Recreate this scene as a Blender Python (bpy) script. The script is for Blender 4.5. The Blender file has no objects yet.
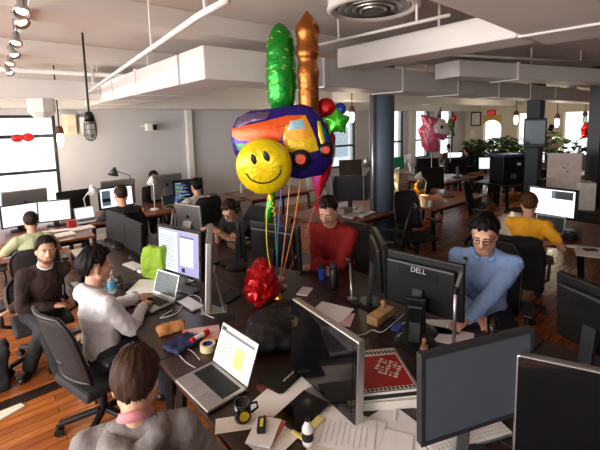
import bpy, bmesh, math, random
from mathutils import Vector, Matrix, Euler, noise
random.seed(7)
R = math.radians
C = bpy.context.scene.collection
sc = bpy.context.scene

# ------------------------------------------------------------------ camera
# world frame: X runs along the window wall, Y points at the window wall (wall at Y=0.4), Z up
FPX = 391.0; CAM = Vector((-0.323, -7.913, 2.2)); TILT = R(6.5); ROLL = R(1.3); YAW = R(-39.65); PPY = 168.5
cd = bpy.data.cameras.new('camera'); cam = bpy.data.objects.new('camera', cd); C.objects.link(cam)
cd.sensor_fit = 'HORIZONTAL'; cd.sensor_width = 36.0; cd.lens = FPX / 600 * 36
cd.shift_y = -(225 - PPY) / 600; cd.clip_end = 200; cd.clip_start = 0.05
CR = Matrix.Rotation(YAW, 3, 'Z') @ Matrix.Rotation(R(90) - TILT, 3, 'X') @ Matrix.Rotation(-ROLL, 3, 'Z')
cam.matrix_world = Matrix.Translation(CAM) @ CR.to_4x4()
sc.camera = cam

def ray(x, y): return CR @ Vector(((x - 300) / FPX, -(y - PPY) / FPX, -1))
def G(x, y, z=0.74):                       # point at height z seen at photo position x, y
    d = ray(x, y); return CAM + d * ((z - CAM.z) / d.z)
def GX(x, y, X):
    d = ray(x, y); return CAM + d * ((X - CAM.x) / d.x)
def GY(x, y, Y):
    d = ray(x, y); return CAM + d * ((Y - CAM.y) / d.y)
def GD(x, y, D):                           # point at viewing depth D
    return CAM + ray(x, y) * D
def PX(p):
    q = CR.transposed() @ (Vector(p) - CAM); return (round(300 + q.x / -q.z * FPX), round(PPY - q.y / -q.z * FPX))

# ------------------------------------------------------------------ daylight, added fill light and exposure
w = bpy.data.worlds.new('world'); sc.world = w; w.use_nodes = True
bg = w.node_tree.nodes['Background']; bg.inputs[0].default_value = (0.90, 0.95, 1.0, 1); bg.inputs[1].default_value = 1.5
def area(name, loc, rot, sx, sy, power, col):
    l = bpy.data.lights.new(name, 'AREA'); l.shape = 'RECTANGLE'; l.size = sx; l.size_y = sy; l.energy = power; l.color = col
    o = bpy.data.objects.new(name, l); C.objects.link(o); o.location = loc; o.rotation_euler = rot; return o
# added off-view fill imitating window daylight; the left side is open, no windows built
area('window_daylight', (-4.2, -5.0, 2.2), (0, R(-80), 0), 2.6, 8, 360, (1, 0.95, 0.9))
0 and area('window_daylight_rear', (-1.0, -12.0, 2.4), (R(75), 0, R(0)), 6, 2.2, 60, (1, 0.96, 0.92))  # added rear fill with no window behind it, switched off
sun = bpy.data.lights.new('sun', 'SUN'); sun.energy = 1.2; sun.angle = R(6); sun.color = (1, 0.93, 0.84)
so = bpy.data.objects.new('sun', sun); C.objects.link(so)
so.rotation_euler = Vector((0.75, 0.25, -0.42)).to_track_quat('-Z', 'Y').to_euler()
sc.view_settings.view_transform = 'Standard'; sc.view_settings.look = 'None'
sc.view_settings.gamma = 1; sc.view_settings.use_curve_mapping = False
sc.view_settings.exposure = 0.72

# ------------------------------------------------------------------ materials
MC = {}
def srgb(h):
    if isinstance(h, str):
        c = [int(h[i:i+2], 16) / 255 for i in (0, 2, 4)]
        return tuple(((v + .055) / 1.055) ** 2.4 if v > .04045 else v / 12.92 for v in c) + (1,)
    return tuple(h) + (1,)
def M(name, col='808080', rough=.6, metal=0, var=.12, scale=12, bump=0, emit=0, alpha=1, trans=0, kind='noise', col2=None, stretch=None, coat=0, ecol=None, bscale=None):
    if name in MC: return MC[name]
    m = bpy.data.materials.new(name); m.use_nodes = True; nt = m.node_tree; N = nt.nodes; L = nt.links
    b = N['Principled BSDF']; c = srgb(col)
    b.inputs['Roughness'].default_value = rough; b.inputs['Metallic'].default_value = metal
    b.inputs['Coat Weight'].default_value = coat
    tc = N.new('ShaderNodeTexCoord'); mp = N.new('ShaderNodeMapping'); L.new(tc.outputs['Object'], mp.inputs[0])
    if stretch: mp.inputs['Scale'].default_value = stretch
    if kind == 'wave':
        t = N.new('ShaderNodeTexWave'); t.inputs['Scale'].default_value = scale; t.inputs['Distortion'].default_value = 6; t.inputs['Detail'].default_value = 3
    else:
        t = N.new('ShaderNodeTexNoise'); t.inputs['Scale'].default_value = scale; t.inputs['Detail'].default_value = 4
    L.new(mp.outputs[0], t.inputs['Vector'])
    r = N.new('ShaderNodeValToRGB'); f = t.outputs[1] if kind == 'wave' else t.outputs[0]
    L.new(f, r.inputs[0])
    if col2: a, d = c, srgb(col2)
    else: a = tuple(v * (1 - var) for v in c[:3]) + (1,); d = tuple(min(1, v * (1 + var)) for v in c[:3]) + (1,)
    r.color_ramp.elements[0].color = a; r.color_ramp.elements[1].color = d
    r.color_ramp.elements[0].position = .3; r.color_ramp.elements[1].position = .7
    L.new(r.outputs[0], b.inputs['Base Color'])
    if bump:
        t2 = t
        if bscale:
            t2 = N.new('ShaderNodeTexNoise'); t2.inputs['Scale'].default_value = bscale; L.new(mp.outputs[0], t2.inputs['Vector'])
        bp = N.new('ShaderNodeBump'); bp.inputs['Strength'].default_value = bump; bp.inputs['Distance'].default_value = .01
        L.new(t2.outputs[0], bp.inputs['Height']); L.new(bp.outputs[0], b.inputs['Normal'])
    if emit:
        if ecol: b.inputs['Emission Color'].default_value = srgb(ecol)
        else: L.new(r.outputs[0], b.inputs['Emission Color'])
        b.inputs['Emission Strength'].default_value = emit
    if trans: b.inputs['Transmission Weight'].default_value = trans
    if alpha < 1: b.inputs['Alpha'].default_value = alpha
    MC[name] = m; return m

# ------------------------------------------------------------------ mesh helpers
class MB:
    def __init__(s): s.bm = bmesh.new(); s.mats = []
    def _mi(s, m):
        if m is None: return 0
        if m not in s.mats: s.mats.append(m)
        return s.mats.index(m)
    def face(s, vs, m=None):
        try: f = s.bm.faces.new(vs); f.material_index = s._mi(m); return f
        except ValueError: return None
    def box(s, c, d, m=None, rot=None, top=1.0):
        c = Vector(c); vs = []
        for z in (-1, 1):
            for x, y in ((-1, -1), (1, -1), (1, 1), (-1, 1)):
                k = top if z > 0 else 1
                v = Vector((x * d[0] / 2 * k, y * d[1] / 2 * k, z * d[2] / 2))
                if rot is not None: v = rot @ v
                vs.append(s.bm.verts.new(c + v))
        for q in ((3, 2, 1, 0), (4, 5, 6, 7), (0, 1, 5, 4), (1, 2, 6, 5), (2, 3, 7, 6), (3, 0, 4, 7)): s.face([vs[i] for i in q], m)
        return s
    def bar(s, a, b, wd, ht, m=None, up=(0, 0, 1)):
        a = Vector(a); b = Vector(b); d = b - a; y = d.normalized(); x = y.cross(Vector(up))
        if x.length < 1e-4: x = Vector((1, 0, 0))
        x.normalize(); z = x.cross(y); rot = Matrix((x, y, z)).transposed()
        return s.box((a + b) / 2, (wd, d.length, ht), m, rot)
    def ring(s, c, x, y, r, n, ry=None):
        ry = ry or r
        return [s.bm.verts.new(c + x * math.cos(2 * math.pi * i / n) * r + y * math.sin(2 * math.pi * i / n) * ry) for i in range(n)]
    def skin(s, rings, m=None, caps=True):
        n = len(rings[0])
        for a, b in zip(rings, rings[1:]):
            for i in range(n): s.face((a[i], a[(i + 1) % n], b[(i + 1) % n], b[i]), m)
        if caps: s.face(rings[0][::-1], m); s.face(rings[-1], m)
    def tube(s, pts, r, m=None, n=8):
        pts = [Vector(p) for p in pts]; rs = r if isinstance(r, (list, tuple)) else [r] * len(pts); R_ = []; x = None
        for i, p in enumerate(pts):
            t = (pts[min(i + 1, len(pts) - 1)] - pts[max(i - 1, 0)]).normalized()
            if x is None:
                x = t.cross(Vector((0, 0, 1)));
                if x.length < .01: x = t.cross(Vector((1, 0, 0)))
            else: x = x - t * x.dot(t)
            if x.length < 1e-5: x = t.cross(Vector((0, 1, .1)))
            x.normalize(); R_.append(s.ring(p, x, t.cross(x), rs[i], n))
        s.skin(R_, m); return s
    def lathe(s, prof, c=(0, 0, 0), m=None, n=20, rot=None, caps=True):
        c = Vector(c); rot = rot or Matrix.Identity(3)
        s.skin([s.ring(c + rot @ Vector((0, 0, z)), rot @ Vector((1, 0, 0)), rot @ Vector((0, 1, 0)), max(r, 1e-4), n) for r, z in prof], m, caps); return s
    def ell(s, c, r, m=None, rot=None, n=14, k=9):
        rot = rot or Matrix.Identity(3); c = Vector(c); rg = []
        for i in range(1, k):
            a = -math.pi / 2 + math.pi * i / k
            rg.append([s.bm.verts.new(c + rot @ Vector((r[0] * math.cos(a) * math.cos(2 * math.pi * j / n), r[1] * math.cos(a) * math.sin(2 * math.pi * j / n), r[2] * math.sin(a)))) for j in range(n)])
        s.skin(rg, m, False)
        lo = s.bm.verts.new(c + rot @ Vector((0, 0, -r[2]))); hi = s.bm.verts.new(c + rot @ Vector((0, 0, r[2])))
        for j in range(n):
            s.face((rg[0][(j + 1) % n], rg[0][j], lo), m); s.face((rg[-1][j], rg[-1][(j + 1) % n], hi), m)
        return s
    def cap(s, a, b, ra, rb, m=None, n=12, sx=1.0, xd=None):
        """capsule with two radii; sx widens it along the direction xd"""
        a = Vector(a); b = Vector(b); t = (b - a)
        if t.length < 1e-5: t = Vector((0, 0, 1e-4)); b = a + t
        t.normalize()
        x = Vector(xd) if xd is not None else (t.cross(Vector((0, 0, 1))) if abs(t.z) < .95 else t.cross(Vector((0, 1, 0))))
        x = (x - t * x.dot(t)).normalized(); y = t.cross(x); rg = []
        for q in (-80, -55, -28, 0): rg.append(s.ring(a + t * ra * math.sin(R(q)), x, y, ra * math.cos(R(q)) * sx, n, ra * math.cos(R(q))))
        for q in (0, 28, 55, 80): rg.append(s.ring(b + t * rb * math.sin(R(q)), x, y, rb * math.cos(R(q)) * sx, n, rb * math.cos(R(q))))
        s.skin(rg, m); return s
    def prism(s, poly, h, m=None, T=None):
        """poly in local xy, extruded h along local z; T a 4x4 placing it"""
        T = T or Matrix.Identity(4)
        a = [s.bm.verts.new(T @ Vector((x, y, 0))) for x, y in poly]; b = [s.bm.verts.new(T @ Vector((x, y, h))) for x, y in poly]
        n = len(poly); s.face(a[::-1], m); s.face(b, m)
        for i in range(n): s.face((a[i], a[(i + 1) % n], b[(i + 1) % n], b[i]), m)
        return s
    def done(s, name, m=None, parent=None, smooth=False, bevel=0, sub=0, loc=None):
        me = bpy.data.meshes.new(name); bmesh.ops.recalc_face_normals(s.bm, faces=s.bm.faces); s.bm.to_mesh(me); s.bm.free()
        mats = s.mats if s.mats else [m]
        if m is not None and s.mats and m not in s.mats: pass
        for q in mats: me.materials.append(q)
        if smooth:
            for p in me.polygons: p.use_smooth = True
        o = bpy.data.objects.new(name, me); C.objects.link(o)
        if parent: o.parent = parent
        if loc: o.location = loc
        if bevel:
            b = o.modifiers.new('bevel', 'BEVEL'); b.width = bevel; b.segments = 2; b.limit_method = 'ANGLE'
        if sub:
            b = o.modifiers.new('sub', 'SUBSURF'); b.levels = sub; b.render_levels = sub
        return o
def tag(o, label, cat, group=None, kind=None):
    o['label'] = label; o['category'] = cat
    if group: o['group'] = group
    if kind: o['kind'] = kind
    return o
def thing(name, label, cat, loc=(0, 0, 0), rz=0, group=None, rot=None):
    o = bpy.data.objects.new(name, None); C.objects.link(o); o.location = loc; o.rotation_euler = rot if rot else (0, 0, rz)
    o.empty_display_size = .1
    return tag(o, label, cat, group)
def struct(name, mb, m, **k):
    o = mb.done(name, m, **k); o['kind'] = 'structure'; return o
def dup(root, loc, rz, label, group=None):
    r = root.copy(); C.objects.link(r); r.location = loc; r.rotation_euler = (0, 0, rz); r['label'] = label
    if group: r['group'] = group
    def rec(a, b):
        for ch in list(a.children):
            c = ch.copy(); C.objects.link(c); c.parent = b; rec(ch, c)
    rec(root, r); return r
def ang(o, z): return Matrix.Rotation(z, 3, 'Z')
def text(name, body, size, m, parent, loc, rot, depth=.001):
    cu = bpy.data.curves.new(name, 'FONT'); cu.body = body; cu.size = size; cu.extrude = depth; cu.align_x = 'CENTER'; cu.align_y = 'CENTER'
    t = bpy.data.objects.new(name, cu); C.objects.link(t); bpy.context.view_layer.update()
    me = bpy.data.meshes.new_from_object(t); bpy.data.objects.remove(t)
    me.materials.clear(); me.materials.append(m); o = bpy.data.objects.new(name, me); C.objects.link(o)
    o.parent = parent; o.location = loc; o.rotation_euler = rot; return o

# shared materials
white = M('white_paint', 'd9d6d2', .7, var=.03, scale=3)
ceilm = M('ceiling_paint', 'd8d0ca', .8, var=.05, scale=1.5, bump=.1)
ductm = M('duct_paint', 'dcd7d3', .55, var=.04, scale=2.5)
wallm = M('wall_paint', 'bcbbbe', .8, var=.03, scale=1.2)
creamm = M('cream_wall_paint', 'cfc4ae', .8, var=.05, scale=1.2)
navy = M('navy_column_paint', '525e6e', .5, var=.1, scale=3)
blackp = M('black_plastic', '0c0c0e', .42, var=.2, scale=30)
blackm = M('black_metal', '131315', .4, .5, var=.15)
darkg = M('dark_grey_plastic', '26272b', .5, var=.12, scale=20)
alu = M('brushed_aluminium', 'b8b6b4', .32, .85, var=.06, scale=60, stretch=(1, 20, 1))
whitep = M('white_plastic', 'e4e2de', .4, var=.03)
offscr = M('dark_glass_screen', '08080a', .08, var=.3, coat=.5)
darkscr = M('matt_black_screen', '09090b', .42)
mattscr = M('matt_grey_screen', '4a5058', .38, var=.05, scale=2)
deskw = M('dark_wood_veneer', '2e1a15', .38, var=.25, scale=3, kind='wave', stretch=(1, 8, 1), coat=.1)
deskl = M('brown_wood_veneer', '7a4326', .35, var=.22, scale=3, kind='wave', stretch=(8, 1, 1), coat=.2)
meshf = M('black_mesh_fabric', '141417', .75, var=.3, scale=120, bump=.3)
paper = M('white_paper', 'e9e6e2', .8, var=.03)
paper2 = M('cream_paper', 'd8d0c0', .8, var=.05)
inkm = M('black_ink', '18181a', .7)
card = M('brown_cardboard', 'a97f4f', .8, var=.1, scale=20)
bulb = M('glowing_bulb', 'fff0d0', .4, emit=5, ecol='ffe6b8')
# ================================================================== SETTING
# floor: orange brown boards running along X
fm = bpy.data.materials.new('floorboards'); fm.use_nodes = True; nt = fm.node_tree; N = nt.nodes; L = nt.links; b = N['Principled BSDF']
tc = N.new('ShaderNodeTexCoord'); mp = N.new('ShaderNodeMapping'); L.new(tc.outputs['Object'], mp.inputs[0])
mp.inputs['Rotation'].default_value = (0, 0, 0)
br = N.new('ShaderNodeTexBrick'); L.new(mp.outputs[0], br.inputs['Vector']); br.inputs['Scale'].default_value = 1
br.inputs['Brick Width'].default_value = 1.7; br.inputs['Row Height'].default_value = .085; br.inputs['Mortar Size'].default_value = .0025; br.offset = .37
br.inputs['Color1'].default_value = srgb('ab6430'); br.inputs['Color2'].default_value = srgb('8a4a22'); br.inputs['Mortar'].default_value = srgb('2c140a')
ns = N.new('ShaderNodeTexNoise'); mp2 = N.new('ShaderNodeMapping'); mp2.inputs['Scale'].default_value = (1.2, 26, 1); L.new(tc.outputs['Object'], mp2.inputs[0]); L.new(mp2.outputs[0], ns.inputs['Vector']); ns.inputs['Scale'].default_value = 2; ns.inputs['Detail'].default_value = 6
mx = N.new('ShaderNodeMix'); mx.data_type = 'RGBA'; mx.blend_type = 'OVERLAY'; mx.inputs[0].default_value = .75
L.new(br.outputs[0], mx.inputs[6]); L.new(ns.outputs[0], mx.inputs[7]); L.new(mx.outputs[2], b.inputs['Base Color'])
rr = N.new('ShaderNodeMapRange'); L.new(ns.outputs[0], rr.inputs[0]); rr.inputs[3].default_value = .14; rr.inputs[4].default_value = .36; L.new(rr.outputs[0], b.inputs['Roughness'])
struct('floor', MB().box((6, -6.2, -.05), (26, 14.4, .1)), fm)
struct('ceiling', MB().box((6, -6.2, 3.27), (26, 14.4, .14)), ceilm)
for i, y in enumerate((-2.4, -4.45, -6.5, -8.55, -10.6)):
    struct('ceiling_beam', MB().box((6, y, 3.11), (25.9, .32, .18)), ceilm, bevel=.01)
# window wall with openings
WY = .4
wins = [(-.7 + .72, 1.02, .95, 2.42)]
wl = [(-3.2, -1.9), (-1.65, -.55), (-.22, .84)]         # first run of street windows (x0,x1); first two unseen, assumed from floor highlights
wr = [(7.75, 8.85), (10.45, 11.35), (12.1, 13.0), (13.8, 14.75)]
def wall_with_holes(x0, x1, holes, zt):
    mb = MB(); x = x0
    for a, c, z0, z1 in holes:
        mb.box(((x + a) / 2, WY + .12, zt / 2), (a - x, .24, zt)); mb.box(((a + c) / 2, WY + .12, z0 / 2), (c - a, .24, z0)); mb.box(((a + c) / 2, WY + .12, (z1 + zt) / 2), (c - a, .24, zt - z1)); x = c
    mb.box(((x + x1) / 2, WY + .12, zt / 2), (x1 - x, .24, zt)); return mb
struct('wall_back', wall_with_holes(-3.6, 15.9, [(a, c, .7, 2.46) for a, c in wl] + [(a, c, .85, 2.72) for a, c in wr], 3.2), wallm)
frm = M('black_window_frame', '101113', .45, var=.1)
glass = M('window_glass', 'ffffff', .02, trans=1)
for k, (a, c) in enumerate(wl + wr):
    z0, z1 = (.7, 2.46) if k < 3 else (.85, 2.72)
    o = bpy.data.objects.new('window_%d' % (k + 1), None); C.objects.link(o); o['kind'] = 'structure'; o.location = ((a + c) / 2, WY + .06, z0)
    W_ = c - a; Hh = z1 - z0; t = .05
    mb = MB().box((-W_ / 2 + t / 2, 0, Hh / 2), (t, .07, Hh)).box((W_ / 2 - t / 2, 0, Hh / 2), (t, .07, Hh)).box((0, 0, t / 2), (W_ - 2 * t, .07, t)).box((0, 0, Hh - t / 2), (W_ - 2 * t, .07, t))
    if k < 3: mb.box((0, .01, Hh * .79), (W_ - 2 * t, .06, .06)).box((0, .01, Hh * .43), (W_ - 2 * t, .06, .05))
    else: mb.box((0, .01, Hh * .35), (W_ - 2 * t, .06, .06))
    mb.done('window_frame', frm, o, bevel=.004)
    MB().box((0, .02, Hh / 2), (W_ - 2 * t, .006, Hh - 2 * t)).done('pane', glass, o)
    if k >= 5:
        mb = MB()
        for q in range(9): mb.box((0, -.05, Hh - .08 - q * .055), (W_ - .12, .035, .004), None, Matrix.Rotation(R(28), 3, 'X'))
        mb.done('blind', M('blind_green', '8fa88c', .6), o)
# soffit running along the head of the window wall
struct('trim_soffit', MB().box((6.0, WY - .31, 2.88), (19.2, .62, .64)), white, bevel=.008)
for k, x in enumerate((3.35, 6.9, 9.6, 11.75, 13.4)):
    struct('trim_pilaster', MB().box((x, WY - .06, 1.28), (.22 if k else .12, .12, 2.56)), white, bevel=.006)
struct('baseboard_back', MB().box((6.0, WY - .01, .07), (19.2, .02, .14)), white)
# far wall, with a doorway to a bright room and an opening
fw = MB(); FX = 15.7
yy = [GX(x, 130, FX).y for x in (483, 501, 517, 526, 563, 592)]
segs = [(0.4, yy[0], 0, 3.2), (yy[0], yy[1], 2.35, 3.2), (yy[1], yy[2], 0, 3.2), (yy[2], yy[3], 0, .5), (yy[2], yy[3], 2.4, 3.2), (yy[3], yy[4], 0, 3.2), (yy[4], yy[5], 0, .9), (yy[4], yy[5], 2.4, 3.2), (yy[5], -13.4, 0, 3.2)]
for y0, y1, z0, z1 in segs: fw.box((FX + .12, (y0 + y1) / 2, (z0 + z1) / 2), (.24, y0 - y1, z1 - z0))
struct('wall_far', fw, creamm)
struct('wall_right', MB().box((7.2, -13.3, 1.6), (17.4, .2, 3.2)), M('grey_green_wall', '6d6a62', .8))  # added out of view to darken the right and cut light from behind
# arched head of the far doorway
ar = MB(); pts = [(-.5, 0)] + [(-.5 * math.cos(R(a)), .3 * math.sin(R(a))) for a in range(0, 181, 15)] + [(.5, .001)]
top = [(-.5, .42), (.5, .42)]
poly = [(-.36 * math.cos(R(a)), .25 * math.sin(R(a))) for a in range(0, 181, 15)] + [(.36, .45), (-.36, .45)]
ar.prism(poly, .08, None, Matrix.Translation((FX - .04, (yy[0] + yy[1]) / 2, 1.93)) @ Matrix.Rotation(R(90), 4, 'Z') @ Matrix.Rotation(R(90), 4, 'X'))
struct('trim_arch', ar, M('yellow_arch_paint', 'c9a64a', .6))
# buildings across the street
bm_ = M('pale_brick_facade', 'b9bdbe', .8, var=.12, scale=2.5, stretch=(1, 1, 6))
f = thing('building', 'pale brick building across the street, seen through the far windows', 'building', (12, 8.0, 0))
mb = MB().box((0, 1, 5), (16, 2, 13)); mb.done('facade', bm_, f)
mb = MB()
for i in range(7):
    for j in range(3): MB().box((-6.5 + i * 2.1, -.03, 1.1 + j * 2.9), (1.0, .1, 1.6)).done('window', M('facade_glass', '7d8a92', .2), f)
f = thing('building', 'washed-out pale building seen through the tall window at the left edge', 'building', (-3.6, 22.0, 0))
MB().box((0, 2, 7), (9, 4, 19)).done('facade', M('white_facade', 'e6eaf0', .8, emit=0), f)
for i in range(4):
    for j in range(4): MB().box((-3.2 + i * 2.1, -.03, 1.5 + j * 3.2), (1.1, .1, 1.9)).done('window', M('facade_glass2', '9fb6cc', .2), f)

# ---- ducts and pipes (all follow the building grid)
def duct(label, pts, wd, ht, seams=()):
    o = thing('air_duct', label, 'duct', pts[0])
    mb = MB(); p0 = Vector(pts[0])
    for a, c in zip(pts, pts[1:]):
        mb.bar(Vector(a) - p0, Vector(c) - p0, wd, ht)
    mb.done('casing', ductm, o, bevel=.012)
    for a, c, q in seams:
        a = Vector(a); c = Vector(c); d = (c - a).normalized()
        MB().bar(a + (c - a) * q - d * .02 - p0, a + (c - a) * q + d * .02 - p0, wd + .03, ht + .03).done('seam', white, o, bevel=.004)
    for a, c in zip(pts, pts[1:]):
        a = Vector(a); c = Vector(c); n = max(1, int((c - a).length / 2.2))
        for i in range(n):
            q = a + (c - a) * ((i + .6) / n); h = 3.2 - q.z - ht / 2
            if h > .02: MB().box(q - p0 + Vector((0, 0, ht / 2 + h / 2)), (.02, .02, h)).done('hanger', white, o)
    return o
A_ = (1.5, -.25, 2.73); B_ = (1.5, -4.3, 2.73)
duct('long white rectangular duct running back from behind the balloons to the soffit', [(1.5, -.25, 2.73), (1.5, -4.3, 2.73)], .6, .28, [(A_, B_, .25), (A_, B_, .45), (A_, B_, .7)])
duct('widest white duct, crossing the room behind the green and copper balloons', [(1.2, -4.6, 2.73), (15.0, -4.6, 2.73)], .5, .28, [((1.2, -4.6, 2.73), (15, -4.6, 2.73), q) for q in (.1, .2, .3, .4, .5, .6, .8)])
duct('white duct with a squared end close to the camera at top right', [(-.6, -7.2, 2.9), (3.25, -6.98, 2.9)], .55, .24, [((-.6, -7.2, 2.9), (3.25, -6.98, 2.9), .86)])
duct('short white branch duct joining the near top right duct at right angles', [(2.85, -4.95, 2.87), (2.85, -6.72, 2.87)], .36, .2, [])
duct('slim white duct beyond the near top right duct', [(4.3, -5.25, 2.83), (9.5, -6.6, 2.83)], .4, .2, [((4.3, -5.25, 2.83), (9.5, -6.6, 2.83), .2)])
duct('narrow white duct along the window side below the ceiling', [(-1.2, -1.3, 2.76), (1.2, -1.3, 2.76)], .3, .26)
duct('far white duct low under the ceiling toward the back of the office', [(6.0, -1.7, 2.8), (15.2, -1.7, 2.8)], .45, .25)
def pipe(label, pts, r=.025, n=8, drops=1):
    o = thing('ceiling_pipe', label, 'pipe', pts[0]); p0 = Vector(pts[0])
    MB().tube([Vector(p) - p0 for p in pts], r, n=n).done('pipe', white, o, smooth=True)
    for a, c in zip(pts, pts[1:]):
        a = Vector(a); c = Vector(c)
        for q in (.2, .8):
            p = a + (c - a) * q
            if 3.19 - p.z > .03: MB().box(p - p0 + Vector((0, 0, (3.2 - p.z) / 2)), (.015, .015, 3.2 - p.z)).done('hanger', white, o)
    return o
def Gz(x, y, z): return tuple(G(x, y, z))
pipe('white pipe slanting across the upper left ceiling', [Gz(84, 95, 2.72), Gz(200, 15, 2.8), Gz(228, 0, 2.82)], .019)
pipe('thin white pipe beside the round air vent', [Gz(318, 45, 2.95), Gz(450, 15, 2.95)], .014)
pipe('thin white pipe between the two right-hand ducts', [(3.4, -4.95, 3.02), (7.5, -6.3, 3.02)], .018)
pipe('long white sprinkler pipe over the middle of the office', [(2.5, -3.2, 2.95), (15, -3.2, 2.95)], .025)
pipe('white pipe above the window side desks', [(-2.5, -2.0, 2.93), (15.2, -2.0, 2.93)], .03)
pipe('white pipe nearest the far cream wall', [(8, -5.6, 2.9), (15.4, -3.6, 2.9)], .03)
# hanging exit side speaker box, emergency light
p = G(153, 127, 2.32); p = GY(153, 127, .1)
o = thing('wall_speaker', 'small black and white speaker on the white wall below the duct', 'speaker', (p.x, .3, p.z))
MB().box((0, -.08, 0), (.2, .16, .15)).done('cabinet', white, o, bevel=.01); MB().box((.05, -.17, -.005), (.08, .02, .12)).done('grille', blackp, o); MB().box((-.12, .05, .02), (.1, .06, .05)).done('bracket', white, o)
p = GY(79, 124, .1)
o = thing('electrical_box', 'pair of pale electrical boxes on the wall beside the caged lamp', 'electrical box', (p.x, .3, p.z))
MB().box((-.12, 0, 0), (.2, .18, .38)).done('box', creamm, o, bevel=.01); MB().box((.13, 0, -.02), (.17, .16, .3)).done('box', white, o, bevel=.01); MB().box((-.12, -.1, -.08), (.1, .02, .12)).done('cover', M('pink_cover', 'd8b0a0', .5), o)
# round air vent in the ceiling
p = G(373, 9, 3.1)
o = thing('air_vent', 'large round ceiling air diffuser with ring louvres, upper middle', 'air vent', (p.x, p.y, 3.2))
MB().lathe([(.36, 0), (.36, -.06), (.37, -.1), (.33, -.12), (.30, -.09), (.30, 0)], n=36).done('rim', white, o, smooth=True)
for i, r in enumerate((.26, .2, .14, .08)):
    MB().lathe([(r, -.02), (r + .03, -.09 - i * .008), (r + .02, -.1 - i * .008), (r - .02, -.03)], n=32).done('louvre_ring', alu, o, smooth=True)
MB().lathe([(.29, -.005), (.29, -.015)], n=32).done('throat', blackm, o)
for i, (x, y, lab) in enumerate(((571, 99, 'small round white air outlet under the right-hand duct'), (429, 103, 'small round white air outlet above the pink unicorn balloon'))):
    q = GY(x, y, -4.6 if i == 0 else -1.7)
    o = thing('air_outlet', lab, 'air outlet', (q.x, q.y, q.z))
    MB().lathe([(.15, .14), (.15, -.02), (.19, -.06), (.12, -.09)], n=20).done('drum', white, o, smooth=True); MB().lathe([(.1, 0), (.1, 3.2 - q.z - .12)], c=(0, 0, .12), n=12).done('collar', white, o)
q = GY(43, 122, -1.3)
o = thing('air_outlet', 'eight-sided white air outlet hanging under the duct by the left window', 'air outlet', (q.x, q.y, 2.55))
MB().lathe([(.17, .08), (.17, -.1), (.1, -.18)], n=8).done('drum', white, o)

# ---- track lights, upper left
o = thing('track_light', 'chrome track of small spotlights near the upper left corner', 'track light', (0, 0, 0))
a = G(26, 0, 3.0); b_ = G(10, 62, 3.0); d = (b_ - a); a2 = a - d * .3
MB().bar(a2, b_, .03, .025).done('track', alu, o)
MB().box(((a.x + b_.x) / 2, (a.y + b_.y) / 2, 3.1), (.02, .02, .2)).done('hanger', alu, o)
for i, (x, y) in enumerate(((22, 5), (18, 17), (16, 38), (12, 51), (10, 60), (8, 70))):
    c = G(x, y, 2.9)
    s = MB().tube([(c.x + .02, c.y, 3.0), (c.x, c.y, 2.95)], .007)
    ax = Vector((-.1, -.45, -.85)).normalized() if i % 2 == 0 else Vector((.35, -.5, -.8)).normalized(); rot = ax.to_track_quat('Z', 'Y').to_matrix()
    s.lathe([(.016, -.05), (.026, -.04), (.026, 0), (.042, .04), (.044, .06), (.039, .06), (.022, .03)], c=c, n=16, rot=rot); sp = s.done('spotlight', alu, o, smooth=True)
    MB().lathe([(.001, .03), (.028, .038), (.032, .044), (.001, .048)], c=c, n=14, rot=rot).done('bulb', bulb, sp)
# caged and bare pendants
def cage_lamp(label, p, zt, lit=False, sc_=1.0, cage=True, group=None):
    o = thing('pendant_lamp', label, 'pendant lamp', p, group=group)
    MB().tube([(0, 0, .14 * sc_), (0, 0, zt - p[2])], .011, blackm).done('rod', blackm, o)
    MB().lathe([(.03 * sc_, .16 * sc_), (.05 * sc_, .12 * sc_), (.055 * sc_, .05 * sc_), (.035 * sc_, .05 * sc_)], n=16).done('socket_cap', blackm if cage else M('rust_cap', '5b3324', .6), o, smooth=True)
    MB().lathe([(.03 * sc_, .05 * sc_), (.042 * sc_, 0), (.042 * sc_, -.08 * sc_), (.025 * sc_, -.13 * sc_), (.002, -.14 * sc_)], n=14).done('bulb', bulb if lit else M('clear_globe', 'c9c6c0', .1, trans=.6), o, smooth=True)
    if lit:
        l = bpy.data.lights.new('lamp_light', 'POINT'); l.energy = 22; l.color = (1, .84, .62); l.shadow_soft_size = .06
        lo = bpy.data.objects.new('lamp_light', l); C.objects.link(lo); lo.parent = o; lo.location = (0, 0, -.24 * sc_)
    if cage:
        mb = MB()
        for k in range(8):
            a = k * math.pi / 4
            mb.tube([(r * sc_ * math.cos(a), r * sc_ * math.sin(a), z * sc_) for r, z in ((.055, .05), (.062, 0), (.062, -.1), (.045, -.15), (.0, -.17))], .0035, n=5)
        for z, r in ((.03, .06), (-.04, .063), (-.1, .062)):
            mb.tube([(r * sc_ * math.cos(R(a)), r * sc_ * math.sin(R(a)), z * sc_) for a in range(0, 361, 24)], .0035, n=5)
        mb.done('wire_cage', blackm, o)
    return o
p = GD(90, 126, 4.2); cage_lamp('caged black pendant lamp on a long rod, upper left', p, 3.2, sc_=.95)
p = GY(60, 137, -.6); cage_lamp('lit white pendant bulb hanging in front of the left window', p, 2.55 + .65, True, 1.1, False)
p = GY(352, 115, -2.2); cage_lamp('lit pendant bulb beside the blue column', p, 3.2, True, 1.15, False)
for i, (x, y, lab) in enumerate(((516, 118, 'lit pendant bulb beside the slim navy column in the far office'), (557, 121, 'lit pendant bulb over the far plants'), (585, 118, 'unlit small pendant at the far right'))):
    p = GD(x, y, 11.5 if i < 2 else 12.5); cage_lamp(lab, p, 3.2, i < 2, 1.35, False)
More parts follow.
